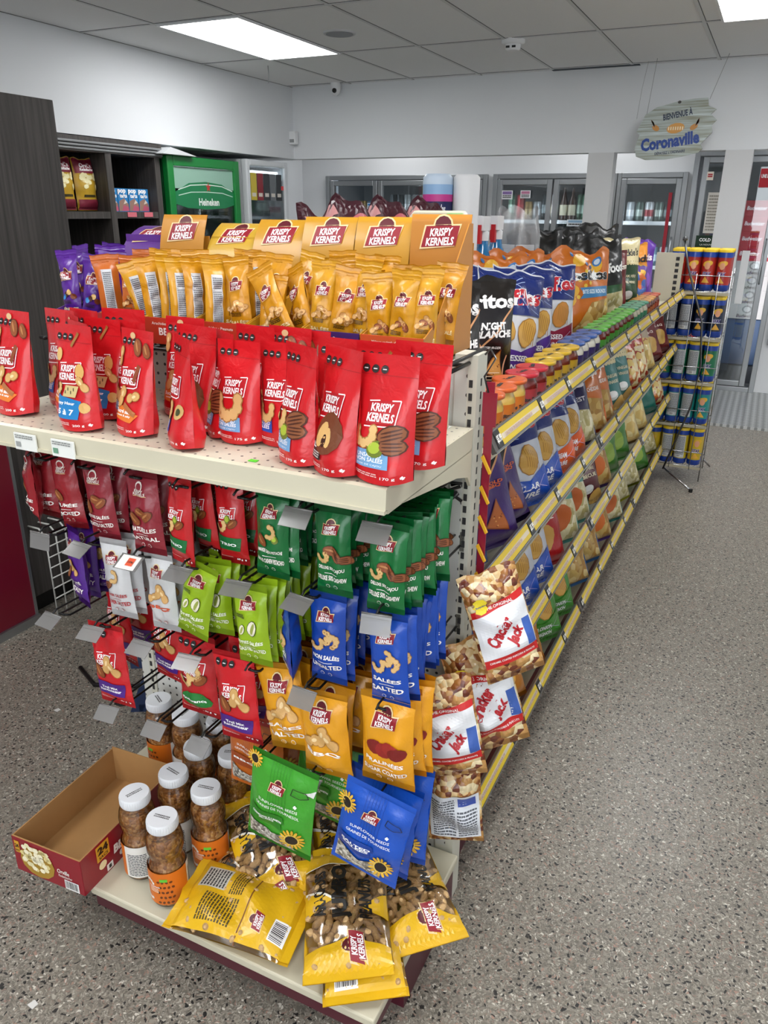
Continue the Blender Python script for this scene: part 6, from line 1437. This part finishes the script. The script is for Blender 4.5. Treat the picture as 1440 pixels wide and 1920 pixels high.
g.add(vs, fs, clear('bag_film', '#f7f8f9', gloss=.25, rough=.25, haze=.22, hexh='#e6e8ea'), True); g.build('bag', t)
mb_ = chips(141, '#3c0f1c', w=.20, h=.40, d=.10, top='#3c0f1c', art=lambda P, w, h: (P.poly([(-w*.4, h*.93), (-w*.1, h*.99), (w*.05, h*.92), (-w*.2, h*.88)], '#c98a8a', 3), P.poly([(w*.15, h*.9), (w*.4, h*.97), (w*.42, h*.9)], '#b05a60', 3)), jag=.10)
for k, (x, y) in enumerate(((-1.10, 1.98), (-1.06, 2.16), (-1.0, 2.32))):
    o = inst(mb_, 'charcoal_bag', (x, y, 1.101), (-.05, 0, math.radians(20+k*6)), scale=(1.1, 1.1, 1.24)); tag(o, 'dark maroon bag with crumpled pink top peeking over the cartons, %s from the left' % ORD[k], 'bag', 'maroon bags behind the cartons')
for k, (x, y, c__) in enumerate(((-2.6, 5.2, 'tall dark'), (-2.52, 5.22, 'tall green'), (-2.44, 5.18, 'tall silver'), (-2.36, 5.2, 'tall red'), (-2.68, 5.25, 'tall dark'))):
    o = inst(cans[c__], 'drink_can', (x, y, 1.30)); tag(o, '%s can on the far display table, %s from the left' % (c__.replace('tall ', ''), ORD[(k+1) % 5]), 'can', 'cans on the far table')
t = tag(empty('far_table', (-2.5, 5.22, 0)), 'grey display table with cans beyond the cartons', 'table')
MB().box((-.35, -.2, 1.26), (.35, .2, 1.2995), GREY).build('table_top', t)
for a, b in ((-.32, -.17), (.32, -.17), (-.32, .17), (.32, .17)): MB().box((a-.015, b-.015, 0), (a+.015, b+.015, 1.26), GREY).build('leg', t)
g = MB(); gm = mat('bright_green', '#3fae3c', .5)
for k in range(14): q = random.Random(k); g.lathe([(.01, -.02), (.03, 0), (.01, .025)], gm, 8, (q.uniform(-.05, .05), q.uniform(-.03, .03), q.uniform(0, .07)))
o = g.build('green_bow'); o.location = (-1.66, 6.6, 1.33); tag(o, 'bright green decorative bow left of the first post', 'decoration')
t = tag(empty('decoration_stand', (-1.66, 6.6, 0)), 'thin dark stand under the bright green bow', 'stand'); MB().tube([(0, 0, 0), (0, 0, 1.32)], .012, BLACK, 8).build('pole', t); MB().lathe([(.12, 0), (.1, .02)], BLACK, 20).build('base', t)

# ------------------------------------------------------------------ wire rack with chip canisters
def canister(body, face, seed, back=False):
    m_ = MB(); bl = mat('canister_blue', '#163f9c', .3, coat=.3); bd = mat('canister_'+body, body, .35, coat=.3)
    m_.lathe([(.030, 0), (.0365, .006), (.0365, .035)], bl, 20, caps=True); m_.lathe([(.0345, .035), (.0345, .185)], bd, 20, caps=False); m_.lathe([(.0365, .185), (.0365, .215)], bl, 20, caps=False); m_.lathe([(.0372, .213), (.0372, .226), (.035, .229)], mat('canister_lid', '#d8b81c', .4), 20)
    R = .0350
    P = Pack(lambda a, b: (R*math.sin(a/R), -R*math.cos(a/R), b), L=.008, off=.0006)
    if back: P.rect(-.03, .04, .03, .18, '#c9ccce', 1); smalltext(P, -.026, .06, .026, .175, 18, '#5a5e64', 2); barcode(P, -.014, .042, .012, .06)
    else:
        P.ell(0, .150, .027, .016, '#e0b038', 1, .3); P.ell(.0, .138, .014, .020, '#e0a07a', 2); P.text('STAX', 0, .095, .046, .022, '#f0eef2', .09, .2); P.text('STAX', 0, .095, .044, .020, '#3a2a80', .04, .2, 0, 4); P.poly([(-.022, .045), (.02, .045), (-.004, .08)], '#e8b040', 2)
    return m_, P, m_
def can_tube(body, back=False):
    m_, P, _ = canister(body, None, 1, back); o = MB(); o.v, o.f, o.mi, o.mats, o.smooth = m_.v, m_.f, m_.mi, m_.mats, m_.smooth
    off_ = len(o.v); 
    for f, k, s_ in zip(P.mb.f, P.mb.mi, P.mb.smooth): o.f.append(tuple(i+off_ for i in f)); o.mi.append(o.m(P.mb.mats[k])); o.smooth.append(s_)
    o.v.extend(P.mb.v); return o.mesh('chip_canister')
ST = {'red': can_tube('#b02a20'), 'navy': can_tube('#14223c'), 'green': can_tube('#17704a'), 'teal': can_tube('#1f8a86'), 'yellow': can_tube('#d0b020'),
      'navyb': can_tube('#14223c', True), 'greenb': can_tube('#17704a', True), 'tealb': can_tube('#1f8a86', True), 'yellowb': can_tube('#c8b42c', True)}
RX0, RY = -.415, 4.98
rk = tag(empty('canister_rack', (RX0, RY, 0)), 'wire floor rack of chip canisters at the far end of the gondola', 'wire rack')
LV = [1.165, .84, .545, .265, .0]
zt = [1.165, .903, .641, .379, .117]
RW = .215; RD = .30
for q, z in enumerate(zt):
    g = MB()
    for y in (0, RD): g.tube([(-.10, y, z-.006), (RW, y, z-.006)], .003, CHROME, 6)
    for x in [-.10+k*.035 for k in range(10)]: g.tube([(x, 0, z-.004), (x, RD, z-.004)], .0022, CHROME, 5)
    g.tube([(-.10, -.002, z+.085), (RW, -.002, z+.085), (RW, RD, z+.085)], .003, CHROME, 6); g.box((-.1, -.004, z-.022), (RW, .0, z-.006), mat('rack_lip', '#b0a890', .4)); g.build('tier', rk)
g = MB()
for x, y in ((-.1, 0), (RW, 0), (RW, RD), (-.1, RD)): g.tube([(x, y, .02), (x, y, 1.28)], .004, CHROME, 6)
for x in (.03, .15): g.tube([(x, -.003, .09), (x, -.003, 1.26)], .0028, CHROME, 5)
g.build('frame', rk)
g = MB(); g.tube([(-.06, -.02, 1.44), (-.02, -.05, 1.30), (.10, -.085, 1.0), (.13, -.085, .75), (.11, -.07, .5), (.0, -.02, .08)], .006, mat('rack_tube', '#5c5d5e', .3, metal=.8), 8); g.lathe([(.004, 0), (.014, .006), (.014, .02), (.004, .026)], mat('rack_tube', '#5c5d5e', .3), 10, (-.06, -.02, 1.435)); g.build('curved_bar', rk)
g = MB(); g.tube([(0, 0, .08), (.19, -.17, .012)], .006, CHROME, 8); g.lathe([(.012, 0), (.012, .02)], BLACK, 10, (.19, -.17, 0)); g.build('foot', rk)
MB().tube([(RW, RD, .08), (RW+.04, RD+.1, .012)], .006, CHROME, 8).build('foot', rk)
plan = [['red']*4, ['navyb', 'navyb', 'navy', 'navy'], ['green', 'greenb', 'greenb', 'green'], ['tealb', 'tealb', 'tealb', 'teal'], ['yellow', 'yellowb', 'yellowb', 'yellow']]
xs_ = [-.085, .0, .083, .166]
for q, row in enumerate(plan):
    for d_ in range(3):
        for k, c_ in enumerate(row):
            kk = c_ if d_ == 0 else c_.rstrip('b') if c_ != 'b' else c_
            o = inst(ST[kk], 'chip_canister', (RX0+xs_[k], RY+.045+d_*.085, zt[q]+.0005), (0, 0, rs.uniform(-.3, .3)), scale=(1.1, 1.1, 1.0))
            tag(o, '%s chip canister, %s tier of the rack, %s row, %s from left' % (kk.rstrip('b') if kk not in ('navyb',) else 'navy', ['top', 'second', 'third', 'fourth', 'lowest'][q], ['front', 'middle', 'back'][d_], ORD[k]), 'canister', 'chip canisters in the wire rack')

for k, (x, y) in enumerate(((-1.16, .72), (-1.93, 1.50))):
    o = MB().prism([(-.009, -.006), (.008, -.008), (.010, .006), (-.004, .009)], 0, .002, mat('litter_white', '#d9d8d4', .7), 'xy').build('paper_scrap'); o.location = (x, y, .0005); tag(o, ['tiny white paper scrap on the floor in front of the base deck', 'tiny white scrap on the floor near the red counter unit'][k], 'litter')
